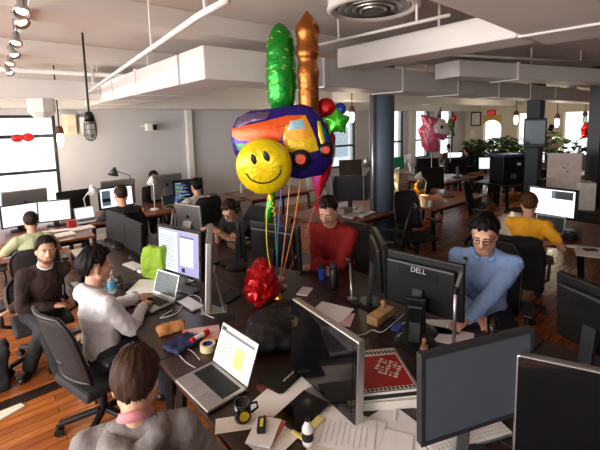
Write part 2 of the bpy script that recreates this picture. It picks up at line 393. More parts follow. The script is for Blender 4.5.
# columns
q = G(382, 209, .74); q.z = 0
o = thing('column', 'thick round blue-grey steel column in the middle of the office', 'column', q); o['kind'] = 'structure'
MB().lathe([(.2, 0), (.2, 3.2)], n=32).done('shaft', navy, o, smooth=True)
MB().lathe([(.26, 0), (.26, .04), (.22, .08)], n=32).done('base_ring', navy, o, smooth=True)
MB().tube([(-.26, -.02, .0), (-.26, -.02, 2.9)], .025).done('conduit', alu, o, smooth=True)
q = GX(534, 150, 9.2); q.z = 0
o = thing('column', 'slim square navy column carrying a hanging black projector, right of centre', 'column', q); o['kind'] = 'structure'
MB().box((0, 0, 1.6), (.28, .28, 3.2)).done('shaft', M('deep_navy_paint', '1c2636', .45), o, bevel=.02)
q = GX(597, 150, 9.3); q.z = 0
o = thing('column', 'black steel column at the right edge of the picture', 'column', q); o['kind'] = 'structure'
MB().box((0, 0, 1.6), (.25, .12, 3.2)).box((0, 0, 1.6), (.05, .34, 3.2)).done('shaft', M('black_column_paint', '0d0d10', .4), o)
MB().tube([(.0, -.22, 0), (0, -.22, 3.1)], .03).done('conduit', M('red_conduit', '6e1f1a', .5), o)
# floor cable cover strip
a = G(0, 408, 0); b_ = G(92, 372, 0); d = (b_ - a)
tag(MB().bar(a - d * .5 + Vector((0, 0, .008)), b_ + d * .15 + Vector((0, 0, .008)), .12, .016).done('floor_strip', M('dark_metal_strip', '2e211b', .4, .3), bevel=.004), 'dark metal strip crossing the floorboards under the left chairs', 'floor strip')
# ================================================================== FURNITURE
def desk(label, x0, x1, y0, y1, m=deskw, group=None, z=.74, name='desk', legm=None):
    o = thing(name, label, 'desk', ((x0 + x1) / 2, (y0 + y1) / 2, 0), group=group)
    w_, d_ = abs(x1 - x0), abs(y1 - y0)
    MB().box((0, 0, z - .0175), (w_ - .006, d_ - .006, .035)).done('tabletop', m, o, bevel=.004)
    for sx in (-1, 1):
        for sy in (-1, 1):
            MB().bar((sx * (w_ / 2 - .1), sy * (d_ / 2 - .12), z - .04), (sx * (w_ / 2 - .06), sy * (d_ / 2 - .06), .0), .05, .05).done('leg', legm or blackm, o, bevel=.004)
    for sy in (-1, 1): MB().box((0, sy * (d_ / 2 - .12), z - .07), (w_ - .25, .04, .06)).done('rail', legm or blackm, o)
    return o
for k, (y0, y1) in enumerate(((-2.55, -4.05), (-4.05, -5.55), (-5.55, -7.05), (-7.05, -8.35))):
    a, b_ = (('beyond the green bag and twin dark monitors', 'where the man in headphones leans'), ('under the arms of the man in the white shirt', 'in front of the man in the red sweater'),
             ('under the open silver laptop with the black mug', 'in front of the man in the blue shirt'), ('at the bottom edge under the loose white papers', 'at the bottom edge under the blank grey monitor'))[k]
    if k == 3: desk('dark wooden desk ' + a, .45, 1.4, y0, y1)
    else: desk('dark wooden desk ' + a, .45, 1.4, y0, y1)
    desk('dark wooden desk ' + b_, 1.4, 2.48, y0, y1, deskw if k != 2 else deskw)
desk('brown desk of the person at the left window with three lit monitors', -1.6, .85, -.45, -2.05, deskl)
desk('brown desk of the man in black seen from behind', .9, 2.2, -.35, -1.35, deskl)
desk('brown desk with the code monitor by the white wall', 2.25, 3.7, -.35, -1.35, deskl)
desk('brown desk in front of the white wall holding a white lamp, behind the smiley balloon', 3.75, 5.4, -.35, -1.5, deskl)
desk('reddish brown desk between the red sweater man and the blue column', 3.45, 5.35, -2.9, -4.1, deskl)
desk('reddish brown desk holding the glowing yellow lamp', 5.45, 7.3, -3.0, -4.45, deskl)
desk('reddish brown desk of the man in the yellow shirt', 4.72, 6.15, -5.35, -6.75, deskl)
desk('reddish brown desk at the right edge of the picture', 4.72, 6.15, -6.8, -8.4, deskl)
desk('dark desk under the black computer with the blue top', 8.7, 10.0, -3.45, -4.3, blackm)
for k, (x0, y0, lab) in enumerate(((6.6, -.7, 'far desk by the third window'), (8.9, -.9, 'far desk below the pink unicorn'), (11.2, -1.0, 'far desk of the two distant people'), (10.0, -2.6, 'far desk in front of the dark plants'), (12.4, -3.0, 'far desk of the distant white screens'), (11.4, -4.6, 'far desk under the large leafy plant'))):
    desk('dark ' + lab, x0, x0 + 1.9, y0, y0 - .85, deskl)

def chair(label, x, y, rz, kind='mesh', group=None, seatz=.47, arms=True, bh=.56):
    """office chair facing local +Y"""
    o = thing('office_chair', label, 'chair', (x, y, 0), rz, group=group)
    MB().box((0, 0, seatz - .03), (.48, .46, .06), top=.94).done('seat', meshf, o, bevel=.02)
    # backrest: curved mesh shell in a frame
    bw = .25; mb = MB(); fr = []
    def bp(u, v): return Vector((u * bw * (1 - .18 * v ** 3 - .12 * (1 - v) ** 2), -.22 - .13 * v + .05 * u * u, seatz + .06 + v * bh))
    n = 8; grid = [[None] * (n + 1) for _ in range(n + 1)]; g2 = [[None] * (n + 1) for _ in range(n + 1)]
    for i in range(n + 1):
        for j in range(n + 1):
            u = i / n * 2 - 1; v = j / n
            k = 1 if j < n - 1 else (.93 if j == n - 1 else .8)
            grid[i][j] = mb.bm.verts.new(bp(u * k, v)); g2[i][j] = mb.bm.verts.new(bp(u * k, v) + Vector((0, -.015, 0)))
    for i in range(n):
        for j in range(n):
            mb.face((grid[i][j], grid[i + 1][j], grid[i + 1][j + 1], grid[i][j + 1])); mb.face((g2[i][j + 1], g2[i + 1][j + 1], g2[i + 1][j], g2[i][j]))
    edge = [(0, j) for j in range(n + 1)] + [(i, n) for i in range(1, n + 1)] + [(n, j) for j in range(n - 1, -1, -1)] + [(i, 0) for i in range(n - 1, 0, -1)]
    for a, c in zip(edge, edge[1:] + edge[:1]): mb.face((grid[a[0]][a[1]], grid[c[0]][c[1]], g2[c[0]][c[1]], g2[a[0]][a[1]]))
    pts = [(grid[i][j].co + g2[i][j].co) / 2 for i, j in edge]
    mb.done('backrest', meshf, o, smooth=True)
    MB().tube(pts + [pts[0]], .016, n=6).done('back_frame', blackp, o, smooth=True)
    MB().bar((0, -.12, seatz - .06), (0, -.26, seatz + .2), .07, .035).done('back_support', blackp, o, bevel=.006)
    if arms:
        for s in (-1, 1):
            ap = MB().tube([(s * .22, -.05, seatz - .05), (s * .3, -.06, seatz - .02), (s * .31, -.05, seatz + .18)], .018, n=8).done('arm_post', blackp, o, smooth=True)
            MB().box((s * .31, .0, seatz + .2), (.08, .26, .03)).done('armrest', blackp, ap, bevel=.012)
    MB().lathe([(.045, seatz - .1), (.045, .3), (.028, .3), (.028, .12)], n=12).box((0, 0, seatz - .08), (.2, .2, .05)).done('gas_lift', blackm, o)
    for k in range(5):
        a = k * 2 * math.pi / 5 + .3; c_, s_ = math.cos(a), math.sin(a)
        bl = MB().bar((c_ * .03, s_ * .03, .13), (c_ * .3, s_ * .3, .085), .045, .035).done('base_leg', blackp, o, bevel=.008)
        MB().tube([(c_ * .3 - s_ * .022, s_ * .3 + c_ * .022, .03), (c_ * .3 + s_ * .022, s_ * .3 - c_ * .022, .03)], .03, n=12).box((c_ * .3, s_ * .3, .065), (.03, .03, .03)).done('caster', blackp, bl)
    return o

# ================================================================== SCREENS
SCR = {
 'code_dark': ('0b1028', .5), 'white': ('f4f4ff', .9), 'doc': ('e4eaf4', .78), 'warm': ('f8f6e4', .8), 'term': ('131d20', .6), 'blue': ('1a2a6a', .9), 'green': ('176a3a', .25)}
def scrmat(k):
    c, e = SCR[k]; return M('screen_' + k, '0c0c0e', .25, emit=e, ecol=c, var=.015, scale=2)
def screen(o, c, W_, H_, kind, rot, content=()):
    """kind None = switched off; content = rects (x0,z0,x1,z1 in 0..1, colour, emission)"""
    m = offscr if kind is None else darkscr if kind == 'off' else (mattscr if kind == 'matt' else scrmat(kind)); mb = MB()
    mb.box(Vector(c), (W_, .003, H_), m, rot)
    for i, (x0, z0, x1, z1, col, e) in enumerate(content):
        cc = Vector(c) + rot @ Vector((((x0 + x1) / 2 - .5) * W_, -.002 - .0004 * (i + 1), ((z0 + z1) / 2 - .5) * H_))
        mb.box(cc, ((x1 - x0) * W_, .001, (z1 - z0) * H_), M('px_' + col + str(e), '0c0c0e', .3, emit=e * .75, ecol=col, var=.02), rot)
    return mb.done('screen', m, o)
CODE = [(.04, .1 + .07 * k, .1 + random.random() * .5 + .1, .125 + .07 * k, ('5fd070', '8fb0ff', 'd8d8e0')[k % 3], .8) for k in range(12)]
DOC = [(.0, .94, 1, 1, 'b8bcc8', .8)] + [(.06, .12 + .07 * k, .3 + random.random() * .4, .13 + .07 * k, '8c94a8', .5) for k in range(11)]
def monitor(label, x, y, rz, W_, H_, zc=.3, tilt=.06, style='dell', kind=None, content=(), z=.74, group=None, name='monitor', base=True, logo=None, stand_col=None):
    """screen faces local -Y; zc = height of the panel's centre above the desk"""
    o = thing(name, label, 'monitor', (x, y, z), rz, group=group)
    rot = Matrix.Rotation(-tilt, 3, 'X'); c = Vector((0, 0, zc))
    fm_ = {'dell': blackp, 'alu': alu, 'imac': alu, 'black': blackp, 'grey': darkg, 'apple_black': blackp}[style]
    T_ = .05 if style != 'imac' else .035
    if style in ('dell', 'grey', 'black'):
        MB().box(c, (W_, .03, H_), None, rot).done('housing', fm_, o, bevel=.005)
        bk_ = MB().box(c + rot @ Vector((0, .035, -.01)), (W_ * .86, .04, H_ * .82), None, rot, ).done('back_cover', blackp, o, bevel=.015)
        bz = .018
        mb = MB()
        for s in (-1, 1): mb.box(c + rot @ Vector((s * (W_ / 2 - bz / 2), -.017, 0)), (bz, .006, H_), None, rot); mb.box(c + rot @ Vector((0, -.017, s * (H_ / 2 - bz / 2))), (W_ - 2 * bz, .006, bz), None, rot)
        mb.done('bezel', darkg if style == 'grey' else blackp, o)
        screen(o, c + rot @ Vector((0, -.0165, 0)), W_ - 2 * bz, H_ - 2 * bz, kind or 'off', rot, content)
        mb = MB()
        for k in range(6): mb.box(c + rot @ Vector((0, .0555, H_ * .3 - k * .012)), (W_ * .5, .003, .005), None, rot)
        mb.done('vent_slots', blackm, bk_)
        if base:
            MB().bar(c + Vector((0, .06, -.02)), (0, .09, .01), .075, .035).done('neck', alu if style == 'grey' else darkg, o, bevel=.006)
            MB().lathe([(.13, 0), (.135, .008), (.1, .018), (.03, .02)], c=(0, .06, 0), n=28).done('base', darkg if style == 'grey' else blackp, o, smooth=False, bevel=.002)
    else:
        ho_ = MB().box(c, (W_, T_, H_), None, rot).done('housing', fm_, o, bevel=.012)
        if style == 'imac':
            ch = .075
            MB().box(c + rot @ Vector((0, -T_ / 2 - .002, ch / 2)), (W_ - .004, .004, H_ - ch), None, rot).done('glass_front', offscr, o)
            screen(o, c + rot @ Vector((0, -T_ / 2 - .0045, ch / 2)), W_ - .05, H_ - ch - .05, kind, rot, content)
        else:
            MB().box(c + rot @ Vector((0, -T_ / 2 - .002, 0)), (W_ - .012, .004, H_ - .012), None, rot).done('glass_front', offscr, o)
            screen(o, c + rot @ Vector((0, -T_ / 2 - .0045, .005)), W_ - .06, H_ - .06, kind, rot, content)
        if style in ('imac', 'alu'):
            lg = MB(); lm = M('apple_mark_black', '161616', .3)
            lc = c + rot @ Vector((0, T_ / 2 + .001, .03))
            lg.ell(lc + Vector((-.008, 0, 0)), (.02, .002, .025), lm, rot).ell(lc + Vector((.01, 0, 0)), (.018, .002, .024), lm, rot).ell(lc + Vector((.004, 0, .033)), (.006, .002, .01), lm, rot @ Matrix.Rotation(.5, 3, 'Y')); lg.done('logo', lm, ho_)
        if base:
            MB().bar(c + Vector((0, T_ / 2 + .01, -.03)), (0, .1, .0), .16, .012).box((0, .02, .005), (.18, .2, .01)).done('stand', alu, o, bevel=.003)
    if logo:
        text('brand_lettering', logo, .05, M('lettering_silver', 'c8c8c8', .3, .6), o, c + rot @ Vector((0, .057, H_ * .28)), (R(90) - tilt, 0, R(180)))
    return o
def arm(label, x, y, rz, h=.42, reach=.3, group=None, col=None):
    o = thing('monitor_arm', label, 'monitor arm', (x, y, .74), rz, group=group)
    MB().lathe([(.05, 0), (.05, .02), (.02, .03)], n=18).done('clamp', alu, o)
    MB().tube([(0, 0, .02), (0, 0, h)], .017).done('post', alu, o, smooth=True)
    MB().bar((0, 0, h - .02), (0, reach, h + .1), .045, .03).done('upper_arm', alu, o, bevel=.008)
    MB().bar((0, reach, h + .1), (0.0, reach + .06, h - .05), .04, .025).lathe([(.025, -.03), (.025, .03)], c=(0, reach, h + .1), n=12).done('forearm', alu, o, bevel=.006)
    return o
def stand(label, a, b_, c_):
    a = Vector(a); b_ = Vector(b_) - a; c_ = Vector(c_) - a; b0 = Vector((0, 0, 0))
    o = thing('jointed_stand', label, 'stand', a)
    MB().lathe([(.045, .001), (.045, .015), (.016, .025)], n=18).done('foot', alu, o)
    MB().tube([(0, 0, .02), b_], .0115).done('post', alu, o, smooth=True)
    MB().bar(b_, c_, .022, .014).done('upper_arm', alu, o, bevel=.003)
    MB().lathe([(.017, -.02), (.017, .02)], c=b_, n=12).done('joint', blackp, o); MB().lathe([(.014, -.016), (.014, .016)], c=c_, n=12).done('joint', blackp, o)
    return o
def laptop(label, x, y, rz, W_=.36, D_=.25, kind='doc', open_=112, content=(), z=.742, m=None, keys=blackp, sm=None):
    """hinge at origin, user at local -Y"""
    m = m or alu
    o = thing('laptop', label, 'laptop', (x, y, z), rz)
    ba = MB().box((0, -D_ / 2, .011), (W_, D_, .018)).done('base', m, o, bevel=.006)
    kb = MB(); kw = (W_ - .06) / 14; kd = (D_ * .46) / 5
    for j in range(5):
        for i in range(14): kb.box((-W_ / 2 + .03 + kw * (i + .5), -.03 - kd * (j + .5), .0213), (kw * .84, kd * .82, .003))
    MB().box((0, -.03 - D_ * .23, .0205), (W_ - .05, D_ * .48, .001)).done('keyboard_well', darkg, ba)
    kb.done('keyboard', keys, ba)
    MB().box((0, -D_ * .79, .0205), (.1, D_ * .26, .001)).done('trackpad', M('trackpad_grey', 'a5a3a1', .3, .5), ba)
    rot = Matrix.Rotation(-R(open_ - 90), 3, 'X'); lc = Vector((0, 0, .022)) + rot @ Vector((0, 0, D_ * .47))
    li = MB().box(lc, (W_, .009, D_ * .94), None, rot).done('lid', m, o, bevel=.004)
    screen(li, lc + rot @ Vector((0, -.0055, .006)), W_ - .03, D_ * .94 - .035, kind, rot, content)
    return o
def keyboard(label, x, y, rz, W_=.43, D_=.115, m=None, k2=None, z=.742, tilt=.05, group=None):
    o = thing('keyboard', label, 'keyboard', (x, y, z), rz, group=group, rot=None)
    MB().box((0, 0, .008), (W_, D_, .014)).done('tray', m or alu, o, bevel=.003)
    kb = MB(); nx = 15 if W_ < .35 else 20; kw = (W_ - .012) / nx; kd = (D_ - .012) / 6
    for j in range(6):
        for i in range(nx): kb.box((-W_ / 2 + .006 + kw * (i + .5), -D_ / 2 + .006 + kd * (j + .5), .0175), (kw * .84, kd * .82, .005))
    kb.done('keys', k2 or whitep, o); return o
def mouse(label, x, y, rz=0, m=None):
    o = MB().ell((0, 0, .014), (.03, .055, .018)).done('mouse', m or whitep, smooth=True); o.location = (x, y, .744); o.rotation_euler = (0, 0, rz)
    return tag(o, label, 'mouse')
def desk_lamp(label, x, y, rz, m=None, h=.42, lit=False, z=.74, reach=.3, clamp=False):
    m = m or whitep; o = thing('desk_lamp', label, 'lamp', (x, y, z), rz)
    MB().lathe([(.08, 0), (.08, .015), (.02, .025)], n=20).done('base', m, o)
    MB().tube([(0, 0, .02), (0, -.05, h)], .008).tube([(0, -.05, h), (0, reach, h + .14)], .007).done('arm', m, o)
    rot = Vector((0, .35, -.9)).to_track_quat('Z', 'Y').to_matrix(); c = Vector((0, reach, h + .14))
    MB().lathe([(.02, -.05), (.03, -.02), (.045, .0), (.09, .09), (.085, .09), (.03, .0)], c=c, rot=rot, n=20).done('lamp_shade', m, o, smooth=True)
    if lit:
        MB().ell(c + rot @ Vector((0, 0, .05)), (.028, .028, .035)).done('bulb', bulb, o, smooth=True)
        l = bpy.data.lights.new('lamp_light', 'POINT'); l.energy = 6; l.color = (1, .72, .35); l.shadow_soft_size = .05
        lo = bpy.data.objects.new('lamp_light', l); C.objects.link(lo); lo.parent = o; lo.location = c + rot @ Vector((0, 0, .12))
    return o
def slab(name, label, cat, px, py, rz, w_, d_, h=.003, m=None, z=.742, group=None, bevel=0):
    """flat thing lying on the desk at photo position px, py"""
    p = G(px, py, z); o = MB().box((0, 0, h / 2), (w_, d_, h)).done(name, m or paper, bevel=bevel)
    o.location = (p.x, p.y, z); o.rotation_euler = (0, 0, rz); return tag(o, label, cat, group)
def mug(label, x, y, m, z=.742, r=.042, h=.09, rz=0, logo=None, inside=None):
    o = thing('mug', label, 'mug', (x, y, z), rz)
    MB().lathe([(r * .9, 0), (r, .01), (r, h), (r - .005, h), (r - .008, .01), (.002, .008)], n=24, caps=False).done('cup', m, o, smooth=True)
    MB().tube([(r - .003, 0, h * .8), (r + .03, 0, h * .78), (r + .035, 0, h * .45), (r, 0, h * .25)], .006).done('handle', m, o, smooth=True)
    if logo: MB().lathe([(.001, 0), (.024, 0), (.024, .003), (.001, .003)], c=(0, -r - .001, h * .5), rot=Matrix.Rotation(R(90), 3, 'X'), n=20).done('round_emblem', logo, o)
    return o
def tumbler(label, x, y, m, r=.035, h=.1, z=.742, cat='glass', name='glass'):
    o = MB().lathe([(r * .8, 0), (r, h), (r - .003, h), (r * .8 - .003, .006), (.001, .006)], n=22, caps=False).done(name, m, smooth=True); o.location = (x, y, z); return tag(o, label, cat)
def bottle(label, x, y, m, capm, h=.2, r=.032, z=.742, lab=None):
    o = thing('bottle', label, 'bottle', (x, y, z))
    MB().lathe([(r * .9, 0), (r, .01), (r, h * .6), (r * .5, h * .8), (r * .4, h * .88)], n=20).done('body', m, o, smooth=True)
    MB().lathe([(r * .45, h * .88), (r * .45, h)], n=16).done('cap', capm, o)
    if lab: MB().lathe([(r + .001, h * .2), (r + .001, h * .5)], n=20, caps=False).done('wrapper', lab, o)
    return o
def cable(label, pts, m=None, r=.0035, group=None):
    pts = [Vector(p) for p in pts]; out = []
    for i in range(len(pts) - 1):
        p0 = pts[max(i - 1, 0)]; p1 = pts[i]; p2 = pts[i + 1]; p3 = pts[min(i + 2, len(pts) - 1)]
        for t in range(6):
            t /= 6; out.append(.5 * ((2 * p1) + (p2 - p0) * t + (2 * p0 - 5 * p1 + 4 * p2 - p3) * t * t + (3 * p1 - p0 - 3 * p2 + p3) * t ** 3))
    out.append(pts[-1]); o = MB().tube(out, r, n=6).done('cable', m or whitep, smooth=True); return tag(o, label, 'cable', group)
DBG = False
# ================================================================== PEOPLE
o_xy = []
skinm = M('skin', 'c8957a', .5, var=.05, scale=8)
skinm2 = M('skin_tan', 'a8745a', .5, var=.05, scale=8)
eyew = M('eye_white', 'e8e4de', .3); iris = M('eye_dark', '241a14', .3); lipm = M('lips', '94544a', .5)
def remesh(mb, name, vox, m, parent, noise_amp=0, nf=14, smooth_it=3):
    o = mb.done('tmp_' + name, m); md = o.modifiers.new('r', 'REMESH'); md.mode = 'VOXEL'; md.voxel_size = vox
    s = o.modifiers.new('s', 'SMOOTH'); s.iterations = smooth_it; s.factor = .5
    bpy.context.view_layer.update(); dg = bpy.context.evaluated_depsgraph_get()
    me = bpy.data.meshes.new_from_object(o.evaluated_get(dg)); bpy.data.objects.remove(o)
    me.name = name; me.materials.clear(); me.materials.append(m)
    if noise_amp:
        for v in me.vertices:
            v.co += v.normal * noise_amp * (noise.noise(Vector((v.co.x * nf, v.co.y * nf, v.co.z * nf * .55))) + .5 * noise.noise(v.co * nf * 2.3))
    for p in me.polygons: p.use_smooth = True
    o = bpy.data.objects.new(name, me); C.objects.link(o); o.parent = parent; return o
def ik(a, t, l1, l2, pole):
    a = Vector(a); t = Vector(t); d = t - a; L_ = d.length
    if L_ > (l1 + l2) * .995: d = d.normalized() * (l1 + l2) * .995; L_ = d.length; t = a + d
    u = d / L_; x = (l1 * l1 - l2 * l2 + L_ * L_) / (2 * L_); h = math.sqrt(max(0, l1 * l1 - x * x))
    p = Vector(pole); p = p - u * p.dot(u); p.normalize(); return a + u * x + p * h, t
def person(label, head, face, top, legs, lean=12, side=0, hp=(0, 0), hands=None, feet=None, seat=.48, hair=('2a1a12', 1.0, 0), sk=None, sleeve='long', collar=None,
           vox=.0075, scale=1.0, glasses=False, headset=False, hood=False, twist=0, smile=False, hair_line=None, shoe='17130f', inner=None, beard=False, lowres=False, elbow_out=.6, knee_up=0, open_neck=False, bald=False, neck=.067, folded=False):
    sk = sk or skinm; face = R(face); hx = random.random() * 9
    Rm = Matrix.Rotation(R(side), 3, 'Y') @ Matrix.Rotation(-R(lean), 3, 'X')
    Rh = Matrix.Rotation(R(side) * .5, 3, 'Y') @ Matrix.Rotation(-R(lean) * .6, 3, 'X') @ Matrix.Rotation(R(hp[1]), 3, 'Z') @ Matrix.Rotation(-R(hp[0]), 3, 'X')
    hl_ = (Vector((0, 0, seat + .1)) + Rm @ Vector((0, .015, .465 + neck)) + Rh @ Vector((0, .015, .1))) * scale      # where the head comes for this pose
    T_ = G(head[0], head[1], hl_.z); ho = Matrix.Rotation(face - math.pi / 2, 3, 'Z') @ hl_; x, y = T_.x - ho.x, T_.y - ho.y
    o_xy.append((x, y))
    o = thing('person', label, 'person', (x, y, 0), face - math.pi / 2)
    if scale != 1: o.scale = (scale,) * 3
    inv = Matrix.Rotation(-(face - math.pi / 2), 3, 'Z')
    def loc(p): return inv @ (Vector(p) - Vector((x, y, 0))) / scale
    Rm = Matrix.Rotation(R(side), 3, 'Y') @ Matrix.Rotation(-R(lean), 3, 'X')
    P0 = Vector((0, 0, seat + .1)); sp = lambda a, b, c: P0 + Rm @ Vector((a, b, c))
    Rt = Rm @ Matrix.Rotation(R(twist), 3, 'Z'); st = lambda a, b, c: P0 + Rt @ Vector((a, b, c))
    waist = sp(0, .01, .14); chest = st(0, .015, .3); upper = st(0, 0, .41); N0 = st(0, -.005, .465)
    Rh = Matrix.Rotation(R(side) * .5, 3, 'Y') @ Matrix.Rotation(-R(lean) * .6, 3, 'X') @ Matrix.Rotation(R(hp[1]), 3, 'Z') @ Matrix.Rotation(-R(hp[0]), 3, 'X')
    N1 = N0 + Rm @ Vector((0, .02, neck)); H0 = N1 + Rh @ Vector((0, .015, .1))
    h = lambda a, b, c: H0 + Rh @ Vector((a, b, c))
    sho = [st(s * .175, -.005, .405) for s in (-1, 1)]
    hands = hands or [None, None]; hd = [];
    for i, s in enumerate((-1, 1)):
        t = loc(hands[i]) if hands[i] is not None else Vector((s * .17, .4, seat + .2))
        e, t = ik(sho[i], t, .29, .25, (s * elbow_out, -.35, -.8)); hd.append((e, t))
    hips = [Vector((s * .09, .0, seat + .08)) for s in (-1, 1)]; lg = []
    for i, s in enumerate((-1, 1)):
        t = loc(feet[i]) if feet and feet[i] is not None else Vector((s * .14, .42, .09))
        k, t = ik(hips[i], t, .43, .42, (s * .15, .6, 1)); lg.append((k, t))
    # ---- body, one continuous surface
    b = MB()
    def torso(b, g=0, up=True):
        b.cap(P0 + Vector((0, 0, .0)), waist, .115 + g, .105 + g, sx=1.3, xd=(1, 0, 0)); b.cap(waist, chest, .1 + g, .118 + g, sx=1.32, xd=Rt @ Vector((1, 0, 0)))
        b.cap(chest, upper, .118 + g, .085 + g, sx=1.4, xd=Rt @ Vector((1, 0, 0))); b.cap(sho[0] + (sho[1] - sho[0]) * .12, sho[1] + (sho[0] - sho[1]) * .12, .062 + g, .062 + g)
        b.cap(st(-.07, -.02, .43), st(.07, -.02, .43), .055 + g, .055 + g)
    def arms(b, g=0, fore=True, cut=1.0):
        for i in (0, 1):
            e, t = hd[i]; b.cap(sho[i], e, .058 + g, .042 + g)
            if fore: b.cap(e, e + (t - e) * cut, .042 + g, .028 + g + (.006 if g else 0))
            elif g: pass
    def legs_(b, g=0, cut=.97):
        for i in (0, 1):
            k, t = lg[i]; b.cap(hips[i], k, .088 + g, .062 + g); b.cap(k, k + (t - k) * cut, .06 + g, .038 + g + (.02 if g else 0))
        b.cap(hips[0], hips[1], .1 + g, .1 + g)
    torso(b, -.012); arms(b, -.004); legs_(b, -.008, 1.0)
    b.cap(N0 + Rm @ Vector((0, 0, -.03)), N1 + Rh @ Vector((0, .0, .03)), .062, .056)
    # head
    b.ell(h(0, -.012, .04), (.076, .096, .092), rot=Rh); b.ell(h(0, .02, -.02), (.066, .074, .085), rot=Rh); b.cap(h(-.018, .062, -.085), h(.018, .062, -.085), .026, .026)
    b.cap(h(-.045, .01, -.055), h(-.012, .065, -.08), .03, .024); b.cap(h(.045, .01, -.055), h(.012, .065, -.08), .03, .024)
    b.cap(h(0, .09, .02), h(0, .108, -.025), .009, .015); b.cap(h(-.016, .092, -.03), h(.016, .092, -.03), .01, .01)
    b.cap(h(-.04, .074, .03), h(.04, .074, .03), .014, .014); b.ell(h(-.04, .06, -.02), (.02, .02, .02), rot=Rh); b.ell(h(.04, .06, -.02), (.02, .02, .02), rot=Rh)
    b.cap(h(-.02, .082, -.055), h(.02, .082, -.055), .011, .011)
    for s in (-1, 1): b.ell(h(s * .078, -.012, -.005), (.009, .02, .032), rot=Rh @ Matrix.Rotation(s * .3, 3, 'Z'))
    # hands with five fingers
    for i, s in enumerate((-1, 1)):
        e, t = hd[i]; d = (t - e).normalized(); fwd = Vector((d.x, d.y, d.z * .3 - .12)).normalized() if t.z > .6 else Vector((d.x, d.y, d.z - .1)).normalized()
        lat = fwd.cross(Vector((0, 0, 1))).normalized(); upv = lat.cross(fwd).normalized(); inn = -lat if s > 0 else lat
        q = lambda a, f, u: t + inn * a + fwd * f + upv * u
        b.cap(q(-.012, .02, .004), q(-.02, .075, .004), .022, .02, sx=1.0); b.cap(q(.012, .02, .004), q(.02, .075, .004), .022, .02)
        for a, l in ((-.036, .052), (-.013, .068), (.012, .075), (.036, .066)):
            b.cap(q(a * .8, .075, .006), q(a, .075 + l * .5, .004), .0095, .0085, n=8); b.cap(q(a, .075 + l * .5, .004), q(a * 1.05, .075 + l * .92, -.018), .0085, .007, n=8)
        b.cap(q(.02, .015, 0), q(.05, .045, -.006), .014, .011, n=8); b.cap(q(.05, .045, -.006), q(.055, .075, -.012), .011, .009, n=8)
    for i in (0, 1): k, t = lg[i]; b.cap(t, t + Vector((0, .02, -.03)), .03, .028)
    remesh(b, 'body', vox, sk, o)
    # ---- face
    for s in (-1, 1):
        ey = MB().ell(h(s * .031, .079, .008), (.0125, .009, .008), eyew, Rh).ell(h(s * .031, .087, .008), (.0062, .003, .0062), iris, Rh).done('eye', eyew, o, smooth=True)
        MB().cap(h(s * .016, .089, .029), h(s * .048, .082, .03), .0042, .003, n=6).done('eyebrow', M('hair_' + hair[0], hair[0], .6, var=.3, scale=60), o, smooth=True)
    MB().cap(h(-.022, .088, -.052 + (.005 if smile else 0)), h(0, .094, -.056), .004, .0055, n=8).cap(h(0, .094, -.056), h(.022, .088, -.052 + (.005 if smile else 0)), .0055, .004, n=8).done('lips', lipm, o, smooth=True)
    if smile: MB().box(h(0, .097, -.054), (.024, .004, .005), None, Rh).done('teeth', eyew, o)
    if beard:
        m = M('beard_shadow', '6b4a3c', .7); bb = MB(); bb.cap(h(-.052, .015, -.06), h(-.018, .066, -.087), .027, .026).cap(h(.052, .015, -.06), h(.018, .066, -.087), .027, .026).cap(h(-.02, .066, -.088), h(.02, .066, -.088), .027, .027)
        remesh(bb, 'beard', .009, m, o)
    # ---- hair
    hm = M('hair_' + hair[0], hair[0], .7, var=.35, scale=40, bump=.6, stretch=(6, 1, 1)); hm.node_tree.nodes['Principled BSDF'].inputs['Specular IOR Level'].default_value = .18; hl = hair[1]; mb = MB(); n = 60; kk = 18; rows = []
    def line(az):      # hairline elevation by azimuth from the face
        a = abs(az)
        if a < 45: return R(27 + hair[2] + 5 * math.sin(az * .23 + hx))
        if a < 75: return R(27 + hair[2] - (a - 45) * (1.15 + hair[2] / 30))
        if a < 84: return R(-14)
        if a < 102: return R(4)
        return R(4 - min(1, (a - 102) / 30) * 54 + 3 * math.sin(az * .5))
    for j in range(kk + 1):
        row = []
        for i in range(n):
            az = i / n * 360 - 180; e0 = line(az); el = math.pi / 2 + (e0 - math.pi / 2) * min(1.0, j / (kk - 1)); ar = R(az)
            k = 1.0 if j < kk - 1 else (.985 if j == kk - 1 else .86)
            fr_ = max(0, 1 - abs(az) / 60); th = 1 + .13 * hl * (1 if j < kk - 2 else .7) * (1 + .35 * fr_ * (j > kk * .5)) + hl * .09 * noise.noise(Vector((math.sin(ar) * 7, math.cos(ar) * 7, el * 1.6 + hx))) + hl * .05 * noise.noise(Vector((math.sin(ar) * 16, math.cos(ar) * 16, el * 4 + hx)))
            v = Vector((math.sin(ar) * math.cos(el) * .079, math.cos(ar) * math.cos(el) * .1, math.sin(el) * .096)) * th * k
            if bald and j <= 4: v *= .9
            row.append(mb.bm.verts.new(h(v.x, v.y - .012, v.z + .042)))
        rows.append(row)
    mb.skin(rows[1:], None, False); mb.face(rows[1][::-1] if False else rows[1])
    mb.done('hair', hm, o, smooth=True)
    # ---- clothes
    tb = MB(); torso(tb, .008)
    if sleeve == 'long': arms(tb, .012, True, .95)
    else:
        for i in (0, 1): e, t = hd[i]; tb.cap(sho[i], sho[i] + (e - sho[i]) * .62, .07, .062)
    remesh(tb, 'shirt' if sleeve != 'long' or collar else 'sweater', .012, top, o, .012 if not lowres else .006, 13)
    pb = MB(); legs_(pb, .008, 1.0); remesh(pb, 'trousers', .014, legs, o, .01, 11)
